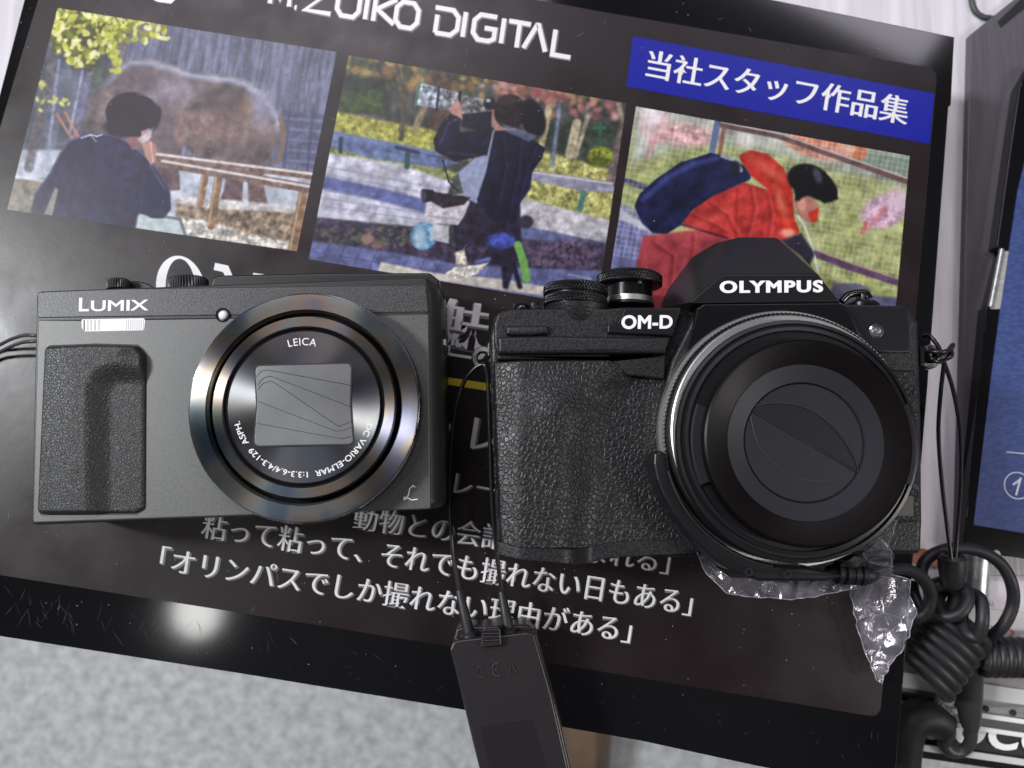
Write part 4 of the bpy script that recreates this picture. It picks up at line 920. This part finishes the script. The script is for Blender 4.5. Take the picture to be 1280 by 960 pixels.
lathe('silver_band', c, [(k2*30, k2*3), (k2*30.6, k2*3.6), (k2*30.6, k2*10), (k2*30, k2*10.8)], M_silver, om, axis=UPO, seg=64)
lathe('dial_stem', c, [(k2*29, k2*10.5), (k2*29, k2*28)], M_blk, om, axis=UPO, seg=64)
kdial('rear_dial', c, k2*41.5, k2*26.5, k2*39, M_dial, 60, math.pi/(k2*6.2))
lathe('dial_cap', c, [(k2*38, k2*38), (k2*37, k2*41), (.01, k2*41.2)], M_osat, om, axis=UPO, seg=64)
c = W(652, 388, 22); lathe('shutter_button', c, [(k*12, 0), (k*12, k*3), (k*10, k*7), (k*6, k*8), (.01, k*8)], M_blk, om, axis=UPO, seg=40)
c = W(676, 388, 16); dial('function_button', c, [(k*13, 0), (k*13, k*4), (k*13, k*8.5), (k*11, k*9.5)], M_dial, om, UPO, 30, .3)
# prism hump
hv = {'A': (903, 343, 36), 'B': (1022, 342.5, 36), 'C': (924, 296.5, 22), 'D': (971, 297, 22), 'H': (862, 378, 36), 'I': (1049.5, 377, 36),
      'E': (865, 321, 14), 'F': (834, 360, 16), 'G': (824, 384, 18), 'C2': (926, 298, 4), 'D2': (968, 299, 4), 'E2': (870, 325, 3), 'G2': (835, 384, 3), 'J': (1000, 318, 21), 'J2': (996, 322, 4), 'I2': (1045, 384, 4), 'E3': (894, 304, 19), 'E4': (893, 309, 4), 'H0': (862, 390, 30), 'I0': (1050, 390, 30)}
ks = list(hv); vi = {q: i for i, q in enumerate(ks)}; hvs = [W(*hv[q]) for q in ks]
F_ = ['A B I H', 'A C D B', 'B D J', 'B J I', 'A H E E3 C' , 'H G F E', 'C C2 D2 D', 'D D2 J2 J', 'J J2 I2 I', 'C E3 E4 C2', 'E3 E E2 E4', 'E F G G2 E2', 'H I I0 H0', 'G H H0', 'I I2 I0', 'C2 E4 E2 G2 I2 J2 D2', 'G H0 I0 I2 G2']
F_ = [tuple(vi[q] for q in f.split()) for f in F_]
# split the non planar facets into fans so that they keep their creases
F2 = []
for f in F_:
    if len(f) > 4 and f[0] != vi['C2'] and f[0] != vi['G']:
        for i in range(1, len(f)-1): F2.append((f[0], f[i], f[i+1]))
    else: F2.append(f)
mk('prism_hump', hvs, F2, M_osat, om, bevel=.45, bseg=3)
text('lettering', 'OLYMPUS', (899.5, 366.5), (1029, 365.5), 15.5, 36.0, M_txt, om, up=(0, -1), dx=.05, dy=.036, ex=.15, spacing=1.16)
text('lettering', 'OM-D', C8([(884, 386)])[0], C8([(1188, 384)])[0], 17.5, ZO+3.2, M_txt, om, up=(.03, -1), dx=.034, dy=.032, ex=.1, spacing=1.04)
# mount housing
prism('mount_brow', rpoly([(871, 385), (880, 379.5), (1049, 378), (1055, 381), (1066, 400), (1080, 440), (860, 440)], [2, 2, 2, 2, 0, 0, 0], 3), ZO-2, ZO+4.6, M_blk, om, bevel=.5)
prism('mount_housing', rpoly([(873, 384), (900, 386), (1066, 396), (1092, 440), (1102, 560), (1090, 660), (1040, 694), (862, 690), (832, 640), (821, 560), (826, 500), (840, 450)], [3, 0, 0, 0, 0, 0, 0, 0, 0, 0, 0, 0], 4), ZO-2, ZO+3.0, M_obody, om, bevel=1.0)
# right shoulder details
prism('shoulder_plate', rpoly([(1050, 384), (1056, 381.5), (1128, 383), (1134, 387), (1138, 440), (1090, 440), (1066, 420)], [1, 1, 3, 3, 0, 0, 0], 3), ZO-3, ZO-.8, M_osat, om, bevel=.4)
prism('lower_plate', [(1090, 441.5), (1139, 441.5), (1141, 463), (1105, 463)], ZO-3, ZO-1.0, M_obody, om, bevel=.3)
prism('side_leather', rpoly([(1105, 464), (1147, 464), (1149, 652), (1060, 655)], 2, 3), ZO-3, ZO-.9, M_olea, om, bevel=.3)
prism('release_recess', rpoly([(1112, 620), (1142, 620), (1142, 645), (1100, 645)], 1, 2), ZO-1, ZO-.6, mat('satin_grey_plate', (.10, .10, .09), .4), om, bevel=.1)
c = W(1095, 414, ZO-.9); r_ = R(1095, 414, ZO, 1)
lathe('release_button', c, [(r_*9, -.2), (r_*9, .35), (r_*7.6, .5), (r_*7, .1)], M_chrome, om, seg=36)
lathe('release_button', c, [(r_*6.8, 0), (r_*6.6, .3), (r_*4.5, .75), (r_*2.5, .45), (.01, .4)], M_shut, om, seg=36)
# hot shoe lever at the right of the hump
c = W(1072, 384, 18)
kk = R(1072, 384, 18, 1)
lathe('side_dial', W(1078, 385, 18), [(kk*20, 0), (kk*20, kk*4), (kk*17, kk*7), (kk*8, kk*8)], M_dial, om, axis=UPO, seg=48)
tube('lever', PW([(1052, 377, 20), (1060, 369, 20), (1072, 366, 20), (1082, 367, 20), (1086, 374, 20)]), [1.0, 1.2, 1.1, 1.1, 1.2], M_blk, om, sides=10)
prism('lever_pin', [(1077, 367), (1081, 367), (1081, 375), (1077, 375)], 18, 21.8, M_chrome, om, bevel=.2)

# pancake lens -----------------------------------------------------
def cen(px, py, z): v = W(px, py, z); return Vector((v.x, v.y, 0))
olens = empty_part('lens', om, W(1000, 550, 34))
OC = cen(1009, 552.5, 52)
def ro(rpx, z):  # radius in mm of rpx photo pixels seen on height z
    return R(1004, 552, z, rpx)
z0 = ZO+3
def RC(px, py, z): return cen(px, py, z), R(px, py, z, 1.)
q, u_ = RC(982, 546, 36); lathe('mount_ring', q, [(u_*158, z0-1), (u_*160, z0), (u_*160, 36.6), (u_*158.5, 37.2), (u_*148, 37.2)], M_silver, olens, seg=200, full=False)
q, u_ = RC(985.5, 544, 39); lathe('knurled_ring', q, [(u_*153, 36.5), (u_*156, 37.3), (u_*156, 39.6), (u_*154, 40), (u_*145, 40)], M_dial, olens, seg=1080, full=False, mod=lambda t, r, h: r-(.3*(.5+.5*math.cos(180*t)) if r > u_*155.5 else 0))
q, u_ = RC(989, 542, 42); lathe('silver_ring', q, [(u_*149, 39.5), (u_*151.5, 40.2), (u_*152, 41.6), (u_*150.5, 42.3), (u_*149, 42.5), (u_*140, 42.5)], M_silver, olens, seg=1080, full=False, mod=lambda t, r, h: r-(.2*(.5+.5*math.cos(150*t)) if 41 < h < 42 else 0))
zc = 41.6
q, u_ = RC(997, 549, 48); OB = q
lathe('barrel', q, [(u_*147, 41.9), (u_*150.5, 42.8), (u_*150.5, 43.6), (u_*149, 43.8), (u_*151, 44.6), (u_*152.5, 47.3), (u_*151, 48), (u_*147, 48.2), (u_*146, 47.6), (u_*142.5, 47.6), (u_*142, 48.8), (u_*137.5, 49), (u_*136.5, 48.2), (u_*115, 48.2)], M_osat, olens, seg=240, full=False, angle=22)
zf_ = 53.
lathe('front_cone', OC, [(ro(131, zf_), 47.5), (ro(131, zf_), zf_-1.2), (ro(130, zf_), zf_-.3), (ro(127.5, zf_), zf_), (ro(125, zf_), zf_-.1), (ro(98, zf_), zf_-2.2), (ro(97, zf_), zf_-3.5)], M_oblk, olens, seg=240, full=False, angle=22)
lathe('shutter_frame', OC, [(ro(99.5, zf_), zf_-4), (ro(99.5, zf_), zf_-2.3), (ro(98.8, zf_), zf_-1.9), (ro(77, zf_), zf_-3.0), (ro(76, zf_), zf_-3.5), (ro(75.5, zf_), zf_-3.6)], M_oplas, olens, seg=200, full=False, angle=22)
disc = lathe('shutter_disc', OC, [(ro(75, zf_), zf_-3.5), (ro(74.4, zf_), zf_-3.25), (.02, zf_-3.1)], M_oplas, olens, seg=160, full=False)
C7 = lambda pts: [(800+x*.328, 290+y*.328) for x, y in pts]
for q in ([(428, 682), (560, 760), (700, 840), (828, 915)], [(438, 662), (520, 652), (610, 664), (700, 712), (775, 790), (820, 870), (832, 912)]):
    tube('blade_seam', [W(a, b, zf_-3.05) for a, b in C7(q)], .24, M_line, disc, sides=5, n=8)
tube('blade_seam', [W(a, b, zf_-3.08) for a, b in [(938, 520), (950, 560), (985, 592), (1020, 601), (1066, 598)]], .10, mat('thin_grey_gap', (.05, .05, .055), .5), disc, sides=5, n=8)
leaf = [(441, 664), (520, 655), (610, 668), (700, 716), (772, 792), (815, 870), (826, 908), (700, 834), (560, 754), (434, 678)]
prism('shutter_leaf', rpoly(C7(leaf), [1]+[4]*5+[1, 0, 0, 1], 3), zf_-3.2, zf_-3.02, mat('dark_shutter_leaf', (.012, .012, .016), .36, spec=.35, bump=(1, 3600, .02, .4)), disc, bevel=.1)
# two bayonet flats of the adapter ring
def sector(name, a0, a1, r0, r1, z0_, z1_, m, parent, n=24):
    vs, fs = [], []
    for i in range(n+1):
        a = math.radians(a0+(a1-a0)*i/n); d = Vector((math.sin(a), math.cos(a), 0))
        for r, z in ((r0, z0_), (r0, z1_-.3), (r0+.3, z1_), (r1-.4, z1_), (r1, z1_-.4), (r1, z0_)): vs.append(OC+d*r+V(0, 0, z))
    for i in range(n):
        for k in range(6): a = i*6+k; b = i*6+(k+1) % 6; fs.append((a, b, b+6, a+6))
    fs += [tuple(range(6)), tuple(n*6+k for k in range(6))]
    return mk(name, vs, fs, m, parent, smooth=True, angle=35)
sector('adapter_flat', 248, 290, ro(128, zf_), ro(144, 54), 47, 49.8, M_oplas, olens)
sector('adapter_flat', 70, 112, ro(128, zf_), ro(146, 54), 47, 49.4, M_osat, olens)
# strap lugs
lc = W(603, 452, 20)
M_lug = mat('worn_steel_lug', (.42, .42, .40), .3, metal=1., var=(300, .3))
lugp = [W(603+11.5*math.cos(math.radians(t)), 450+13.5*math.sin(math.radians(t)), 20) for t in range(-55, 250, 12)]
def lug(name, cx, cy, a0, a1, z):
    vs, fs = [], []; n = 30
    for i in range(n+1):
        a = math.radians(a0+(a1-a0)*i/n)
        for rx, dz in ((14.5, 0), (14.5, 1.6), (12.8, 2.2), (8.2, 2.2), (7, 1.6), (7, 0)): 
            v = W(cx+rx*math.cos(a), cy+rx*1.06*math.sin(a), z); vs.append(v+V(0, 0, dz))
    for i in range(n):
        for k in range(6): a = i*6+k; b = i*6+(k+1) % 6; fs.append((a, b, b+6, a+6))
    fs += [tuple(range(6)), tuple(n*6+k for k in range(6))]
    return mk(name, vs, fs, M_lug, om, smooth=True, angle=40)
lug('strap_lug', 604, 449, 108, 385, 20)
prism('lug_mount', rpoly([(609, 428), (619, 424), (620, 448), (609, 446)], 2, 3), 15, 24, M_osat, om, bevel=.5)
lug('strap_lug', 1158, 447, -120, 130, 14)
prism('lug_mount', rpoly([(1150, 432), (1157, 434), (1157, 456), (1150, 458)], 2, 3), 10, 18, M_osat, om, bevel=.5)
# ================================================================== TETHERS, TAG, BAG
M_wire = mat('black_coated_wire', (.012, .012, .013), .28, spec=.6, bump=(1, 1800, .06, .3))
M_tag = mat('black_tag_plastic', (.018, .0150, .0170), .34, spec=.55, bump=(1, 1500, .03, .3))
tg = thing('security_tag', 'black plastic security tag box with ribbed clip and embossed marks at the bottom edge', 'security tag', W(640, 880, .5))
ZT = 17.
tb = rpoly([(562, 812), (566, 803), (572, 800), (660, 790), (668, 792), (690, 870), (716, 985), (730, 1060), (625, 1070), (606, 990), (585, 900)], [4, 4, 3, 4, 4, 0, 0, 4, 4, 0, 0], 4)
prism('rear_shell', rpoly([(563, 812), (570, 786), (578, 783), (660, 781), (671, 792), (700, 900), (736, 1060), (626, 1070), (590, 925)], [3, 5, 3, 4, 4, 0, 4, 4, 0], 4), 1, 13, M_tag, tg, bevel=.8)
prism('front_shell', tb, 12.6, ZT, M_tag, tg, bevel=.7)
prism('label_recess', rpoly([(600, 908), (666, 899), (690, 985), (706, 1050), (636, 1060), (612, 960)], 3, 3), ZT-.2, ZT+.05, mat('tag_inset', (.0165, .0135, .0155), .28, bump=(1, 200, .2, .3)), tg, bevel=0)
fr = [(589, 830), (648, 824), (652, 848), (594, 854)]
strokes('emboss', [fr+[fr[0]]], .8, ZT+.05, M_line, tg, lambda a, b: (a, b))
M_emb = mat('emboss_edge', (.036, .030, .033), .4)
text('emboss', 'C', (597, 848), (605, 847), 15, ZT, M_emb, tg, up=(-.15, -1), ex=.35, dx=-.01, dy=-.01)
text('emboss', 'ϵ', (616, 846), (626, 845), 17, ZT, M_emb, tg, up=(-.15, -1), ex=.35, dx=-.01, dy=-.01)
text('emboss', 'Λ', (635, 843), (647, 842), 14, ZT, M_emb, tg, up=(-.15, -1), ex=.35, dx=-.01, dy=-.01)
cl = prism('clip', rpoly([(600, 810), (603, 786), (606, 783), (623, 783), (626, 787), (627, 807)], [2, 2, 2, 2, 2, 2], 3), 10, 19, M_tag, tg, bevel=.5)
for k in range(4): prism('rib', [(602.5, 787+k*4.3), (624.5, 786.2+k*4.3), (624.8, 788.4+k*4.3), (602.5, 789.2+k*4.3)], 18.8, 19.8, M_tag, cl, bevel=.25)
for (x0, y0, x1, y1) in ((588, 798, 574, 738), (637, 794, 627, 740)):
    path = PW([(x0, y0, 13.5), ((x0+x1)/2, (y0+y1)/2, 13), (x1, y1, 12)])
    bt = tube('cable_boot', path, [1.75, 1.5, 1.05], M_rub, tg, sides=18, n=8)
    lathe('collar', path[0]-(path[1]-path[0]).normalized()*1.0, [(2.5, 0), (2.8, .6), (2.7, 2.2), (2.3, 2.8), (1.6, 2.9)], M_tag, tg, axis=(path[1]-path[0]), seg=32, full=True)
tube('wire_loop', PW([(574, 740, 12), (566, 690, 12), (562, 620, 13), (564, 560, 15), (570, 510, 18), (580, 478, 20), (592, 462, 21.5), (602, 456, 22.5), (607, 459, 23), (610, 480, 22), (612, 540, 20), (616, 640, 17), (627, 742, 12)]), .62, M_wire, tg, n=14)
# right hand wire from the other lug down to the bead
wl = thing('tether_wire', 'thin black wire tied to the right lug of the mirrorless camera', 'wire', W(1180, 600, -20))
tube('strand', PW([(1191, 712, -6), (1184, 660, -4), (1177, 600, 0), (1173, 540, 5), (1176, 490, 12), (1180, 455, 17)]), .62, M_wire, wl, n=12)
tube('strand', PW([(1193, 712, -6), (1197, 660, -4), (1201, 600, 0), (1200, 540, 5), (1192, 490, 12), (1180, 452, 17)]), .62, M_wire, wl, n=12)
kn = tube('knot', PW([(1154, 420, 15), (1162, 420, 17), (1172, 432, 18), (1180, 448, 17.5), (1189, 445, 18), (1188, 438, 19), (1176, 440, 20), (1160, 440, 18), (1152, 446, 15), (1160, 452, 16), (1176, 448, 19), (1191, 431, 18), (1187, 440, 17), (1178, 452, 18), (1165, 449, 19), (1156, 438, 16)]), .62, M_wire, wl, n=10)
# bead, ring and coiled cable
cbl = thing('coiled_cable', 'heap of thick black coiled security cable with rubber plug and ring at lower right', 'cable', W(1185, 820, ZS))
ax = (W(1190, 690, -8)-W(1190, 735, -10)).normalized()
kb = R(1190, 712, -8, 1)
bead = lathe('bead', W(1190.5, 735, -10), [(kb*9, 0), (kb*12, kb*3), (kb*15, kb*14), (kb*16.5, kb*26), (kb*16.5, kb*38), (kb*14, kb*42), (kb*9, kb*43), (kb*8, kb*40)], M_rub, cbl, axis=ax, seg=48)
tube('ring_cord', PW([(1150, 722, -14), (1156, 702, -14), (1172, 690, -14), (1196, 685, -14), (1225, 689, -14), (1250, 704, -14), (1264, 728, -14), (1266, 755, -16), (1254, 782, -18), (1235, 798, -22), (1220, 806, -26)]), 1.95, M_rub, cbl, n=12, sides=18)
plug = tube('plug_cord', PW([(1042, 717, 20), (1062, 716, 20), (1086, 716, 19), (1108, 712, 14), (1130, 711, 6), (1152, 722, 0), (1163, 743, -4), (1157, 765, -6), (1139, 773, -8), (1126, 769, -10)]), [1.6, 1.6, 1.5, 1.6, 1.9, 2.0, 2.0, 2.0, 2.0, 1.9], M_rub, cbl, n=12, sides=18)
pl = thing  # plug body with ribs
tube('plug_boot', PW([(1033, 715, 20), (1046, 715.5, 20), (1066, 717, 20), (1086, 718, 19), (1094, 717, 18)]), [1.5, 2.5, 3.0, 2.7, 1.6], M_rub, cbl, n=10, sides=24)
for k in range(4): 
    x_ = 1048+k*10; a = W(x_, 716+k*.5, 20); lathe('boot_rib', a, [(2.9, -.9), (3.25, -.6), (3.25, .6), (2.9, .9)], M_rub, cbl, axis=(W(x_+10, 716.5+k*.5, 20)-a), seg=32)
def coil(name, A, B, rad, turns, r, m, parent, squash=1., ph=0, rad2=None, tail0=None, tail1=None, sides=12):
    A, B = Vector(A), Vector(B); d = B-A; ax_ = d.normalized(); u = ax_.cross(V(0, 0, 1)).normalized(); v = u.cross(ax_)
    n = int(turns*22); path = []
    for i in range(n+1):
        t = i/n; a = 2*math.pi*turns*t+ph; rr = rad if rad2 is None else lerp(rad, rad2, t)
        path.append(A+d*t+u*math.cos(a)*rr+v*math.sin(a)*rr*squash)
    pts = (tail0 or [])+[]; 
    if tail0: path = cr_path(tail0+[path[0]], 8)[:-1]+path
    if tail1: path = path+cr_path([path[-1]]+tail1, 8)[1:]
    vs, fs = tubemesh(path, r, sides); return mk(name, vs, fs, m, parent, smooth=True, angle=60)
coil('coil', W(1154, 846, -22), W(1205, 776, -22), 9.3, 6.8, 2.25, M_rub, cbl, squash=.6, sides=16)
coil('coil', W(1222, 821, -28), W(1345, 823, -30), 4.9, 12, 1.9, M_rub, cbl, squash=.9, ph=1, sides=16)
coil('coil', W(1162, 807, -33), W(1122, 803, -33), 4.4, 4, 1.7, M_rub, cbl, squash=.6, ph=1)
tube('loop', PW([(1180, 735, -18), (1172, 752, -14), (1180, 770, -10), (1200, 766, -8), (1210, 748, -9), (1203, 734, -12), (1194, 736, -16)]), 2.0, M_rub, cbl, n=12, sides=18)
tube('loop', PW([(1216, 742, -16), (1226, 750, -12), (1228, 775, -10), (1222, 796, -12), (1208, 790, -14), (1202, 768, -14), (1210, 750, -14)]), 2.0, M_rub, cbl, n=12, sides=18)
tube('loop', PW([(1160, 738, -16), (1180, 730, -14), (1196, 740, -14), (1190, 762, -16), (1176, 768, -18), (1150, 768, -20)]), 2.6, M_rub, cbl, n=12, sides=18)
tube('cord_run', PW([(1158, 770, -24), (1166, 788, -26), (1178, 806, -28)]), 2.0, M_rub, cbl, n=10, sides=14)
tube('cord_run', PW([(1140, 728, -24), (1143, 745, -22), (1153, 764, -20), (1172, 770, -20)]), 2.0, M_rub, cbl, n=10, sides=14)
# strain relief cone and lower coil
M_cone = mat('grey_black_strain_relief', (.045, .045, .045), .42, bump=(1, 700, .06, .3))
pth = [W(1207, 806, -32), W(1206, 824, -33), W(1208, 850, -36), W(1211, 880, -40), (W(1213, 907, -44))]
tube('strain_relief', pth, [4.6, 6.0, 5.3, 4.2, 3.0], M_cone, cbl, n=10, sides=28)
tube('cord_run', [W(1213, 905, -44), W(1213, 926, -46), W(1204, 938, -48), W(1190, 940, -48), W(1180, 930, -48), W(1182, 916, -47), W(1176, 906, -46)], [2.4, 2.1, 2.0, 2.1, 2.4, 3.4, 4.6], M_cone, cbl, n=10, sides=18)
tube('cord_run', [W(1180, 908, -46), W(1166, 898, -45), W(1148, 898, -45), W(1134, 910, -46), W(1128, 940, -48), W(1124, 1000, -52)], [5.2, 6.0, 6.2, 6.4, 6.4, 6.4], M_rub, cbl, n=10, sides=18)

# clear crumpled bag under the lens, with its black rubber cradle
cr_t = thing('lens_cradle', 'black rubber cradle hugging the underside of the mirrorless camera lens', 'cradle', W(960, 710, 12))
def arc_pts(cx, cy, r, a0, a1, n): return [(cx+r*math.sin(math.radians(a0+(a1-a0)*i/n)), cy-r*math.cos(math.radians(a0+(a1-a0)*i/n))) for i in range(n+1)]
inner = arc_pts(996, 545, 163, 176, 262, 26)
cp = inner+[(826, 563), (817, 566), (816, 580), (820, 600), (829, 622), (843, 646), (860, 668), (880, 688), (893, 700), (914, 714), (950, 727), (1035, 727), (1056, 720)]
prism('cradle_band', rpoly(cp, [1]*len(cp), 2), 26, 42, M_osat, cr_t, bevel=1.0)
tube('band_edge', PW([(a-1, b+1, 42.2) for a, b in arc_pts(996, 545, 165, 190, 255, 18)]), .35, M_rub, cr_t, n=3, sides=8)
for x_, y_ in ((936, 715), (985, 718)): lathe('pin_mark', W(x_, y_, 43), [(.95, 0), (.95, .12), (.75, .12), (.75, 0)], M_line, cr_t, seg=24, closed=True)
def bag_mat():
    m = bpy.data.materials.new('clear_crinkled_film'); m.use_nodes = True; n = m.node_tree; n.nodes.remove(n.nodes['Principled BSDF']); o = n.nodes['Material Output']
    N = n.nodes.new; K = n.links.new
    tr = N('ShaderNodeBsdfTransparent'); tr.inputs[0].default_value = (.93, .93, .95, 1); gl = N('ShaderNodeBsdfGlossy'); gl.inputs['Roughness'].default_value = .15
    gl.inputs['Color'].default_value = (.95, .93, 1, 1); df = N('ShaderNodeBsdfDiffuse'); df.inputs['Color'].default_value = (.75, .73, .82, 1)
    tcn = N('ShaderNodeTexCoord'); nz = N('ShaderNodeTexNoise'); nz.inputs['Scale'].default_value = 80; nz.inputs['Detail'].default_value = 6; nz.inputs['Distortion'].default_value = 1.6
    mp = N('ShaderNodeMapping'); mp.inputs['Scale'].default_value = (1.6, .7, 1); mp.inputs['Rotation'].default_value = (0, 0, .5)
    r = N('ShaderNodeMapRange'); r.inputs['From Min'].default_value = .50; r.inputs['From Max'].default_value = .72; r.inputs['To Min'].default_value = .07; r.inputs['To Max'].default_value = .26
    bp = N('ShaderNodeBump'); bp.inputs['Distance'].default_value = .0009; bp.inputs['Strength'].default_value = .8
    m1 = N('ShaderNodeMixShader'); m1.inputs[0].default_value = .13; m2 = N('ShaderNodeMixShader')
    K(tcn.outputs['Object'], mp.inputs[0]); K(mp.outputs[0], nz.inputs['Vector']); K(nz.outputs['Fac'], r.inputs['Value']); K(nz.outputs['Fac'], bp.inputs['Height']); K(bp.outputs[0], gl.inputs['Normal'])
    K(tr.outputs[0], m1.inputs[1]); K(gl.outputs[0], m1.inputs[2]); K(r.outputs[0], m2.inputs[0]); K(m1.outputs[0], m2.inputs[1]); K(df.outputs[0], m2.inputs[2]); K(m2.outputs[0], o.inputs[0])
    return m
M_film = bag_mat()
M_fedge = mat('folded_film_edge', (.30, .29, .34), .15, spec=.8, coat=.4)
bag = thing('plastic_bag', 'clear crumpled plastic bag hanging out from under the mirrorless camera lens', 'plastic bag', W(1060, 770, .5))
from mathutils.geometry import delaunay_2d_cdt
def crumple(name, poly, zf, amp, m, parent, step=2.2, seed=3, wl=16, axis=(0, 1), stretch=2.6, edge=None):
    """folded film: irregular flat facets, longer along the fold axis"""
    rs = np.random.RandomState(seed); dense = []
    n = len(poly)
    for i in range(n):
        a_, b_ = np.array(poly[i]), np.array(poly[(i+1) % n]); k = max(1, int(np.hypot(*(b_-a_))/7))
        for t in range(k): dense.append(a_+(b_-a_)*t/k+rs.randn(2)*.5)
    P = np.array(poly, float); x0, y0 = P.min(0); x1, y1 = P.max(0); ax_ = np.array(axis, float); ax_ /= np.hypot(*ax_); nx_ = np.array([-ax_[1], ax_[0]])
    pts = []
    for t in range(6000):
        q = np.array([rs.uniform(x0, x1), rs.uniform(y0, y1)]); 
        ok = all(((q-o) @ nx_)**2+(((q-o) @ ax_)/stretch)**2 > (wl*.30)**2 for o in pts)
        if ok: pts.append(q)
    pts = np.array(pts); d = Paint(pts[:, 0], pts[:, 1]).sdf([tuple(p) for p in dense]); pts = pts[d < -2.0]
    allp = [Vector(p.tolist()) for p in dense]+[Vector(p.tolist()) for p in pts]; nb = len(dense)
    v_, e_, f_, *_ = delaunay_2d_cdt(allp, [(i, (i+1) % nb) for i in range(nb)], [list(range(nb))], 1, 1e-4)
    vs = []
    for i, p in enumerate(v_):
        z = zf(p.x, p.y); v = W(p.x, p.y, z); v.z = max(.5, z+(rs.rand()-.35)*amp*(1. if i >= nb else .6)); vs.append(v)
    o = mk(name, vs, [tuple(f) for f in f_], m, parent, smooth=True, angle=16)
    if edge:
        rim = [v for v in vs[:nb]]; sel = rim[int(len(rim)*edge[0]):int(len(rim)*edge[1])]
        tube('film_fold', sel, .16, M_fedge, o, sides=6, n=2)
        for q in range(7):      # long creases running down the sheet
            i0 = rs.randint(len(sel)); j0 = rs.randint(nb, len(vs)); near = sorted(range(nb, len(vs)), key=lambda k: (vs[k]-vs[j0]).length)[:4]
            near = sorted(near, key=lambda k: -vs[k].y)
            tube('film_crease', [vs[k]+V(0, 0, .1) for k in near[:3]], .09, M_fedge, o, sides=5, n=4)
    sd = o.modifiers.new('s', 'SUBSURF'); sd.subdivision_type = 'SIMPLE'; sd.levels = sd.render_levels = 2
    tx = bpy.data.textures.new('crease', 'CLOUDS'); tx.noise_scale = .004
    dm_ = o.modifiers.new('d', 'DISPLACE'); dm_.texture = tx; dm_.strength = .0009; dm_.texture_coords = 'LOCAL'
    return o
CB = lambda pts: [(780+x*.3543, 540+y*.3543) for x, y in pts]
film1 = CB([(205, 330), (250, 400), (278, 470), (285, 490), (360, 568), (420, 578), (500, 582), (590, 590), (690, 576), (750, 562), (828, 550), (720, 510), (600, 512), (460, 515), (380, 515), (330, 480), (270, 410)])
crumple('film_sheet', film1, lambda x, y: 20+13*max(0, min(1, (712-y)/24)), 3.0, M_film, bag, seed=5, wl=28, axis=(1, .1), stretch=1.6, edge=(.0, .62))
film2 = CB([(960, 310), (930, 400), (940, 440), (945, 500), (1000, 520), (1000, 560), (1030, 640), (1000, 720), (960, 790), (915, 860), (905, 888), (890, 870), (850, 770), (815, 660), (795, 570), (800, 540), (760, 480), (780, 460), (850, 420)])
crumple('film_sheet', film2, lambda x, y: 6+29*max(0, min(1, (745-y)/62)), 4.0, M_film, bag, seed=9, wl=34, axis=(-.3, 1), edge=(.0, .8))
film3 = [(a*.96+1078*.04+2, b*.97+760*.03) for a, b in film2[4:17]]
crumple('film_sheet', film3, lambda x, y: 3.5, 3, M_film, bag, seed=19, wl=36, axis=(.4, 1))

# brown shoe on the floor far below
M_shoe = mat('brown_leather_shoe', (.13, .085, .055), .5, bump=(1, 60, 2, .3), var=(20, .25))
sho = thing('shoe', 'brown leather shoe standing on the mottled floor below the board edge', 'shoe', W(735, 960, ZF+5))
cS = W(724, 960, ZF+60); cS.z = 0
def shoe_loop(z, s, dx=0):
    pr = [(-1, -150), (-.95, -60), (-.9, 20), (-1.0, 80), (-.8, 125), (-.35, 150), (.15, 152), (.7, 130), (1.0, 85), (1.0, 30), (.86, -40), (.9, -110), (.6, -160), (-.6, -165)]
    pts = [(p[0]*44*s+dx, p[1]*(.9+.1*s)) for p in pr]
    return [cS+V(a, b, ZF+z) for a, b in rpoly(pts, 18, 3)]
loft('upper', [shoe_loop(z, s) for z, s in [(14, 1.0), (30, 1.02), (48, .95), (62, .82), (74, .6), (80, .42)]], M_shoe, sho)
loft('sole', [shoe_loop(z, s) for z, s in [(0.5, 1.03), (14, 1.05)]], M_rub, sho)
loft('opening', [[cS+V(a, b, ZF+z) for a, b in rpoly([(-24, -120), (-26, -60), (0, -40), (26, -60), (24, -120)], 10, 3)] for z in (60, 82)], M_line, sho)
# strap lying in the gap at the far left
stp = thing('camera_strap', 'dark strap with pale purple stripes beside the upper left board edge', 'strap', W(6, 170, ZS))
M_purp = mat('pale_purple_webbing', (.16, .12, .24), .6, bump=((1, 6, 1), 600, .2, .4))
q = [(-30, 130), (6, 122), (26, 112), (20, 132), (8, 158), (-30, 168)]
prism('buckle', rpoly(q, 3, 3), ZS+1, ZS+14, M_osat, stp, bevel=1)
for k, mm_ in enumerate((M_purp, M_pwhite, M_purp)): prism('webbing', [(-34+k*9, 166), (-27+k*9, 164), (-36+k*9, 260), (-44+k*9, 262)], ZS+1+k*.3, ZS+3+k*.3, mm_, stp, bevel=.3)
prism('webbing', [(8, 150), (16, 140), (2, 215), (-8, 225)], ZS+1, ZS+3, M_purp, stp, bevel=.3)
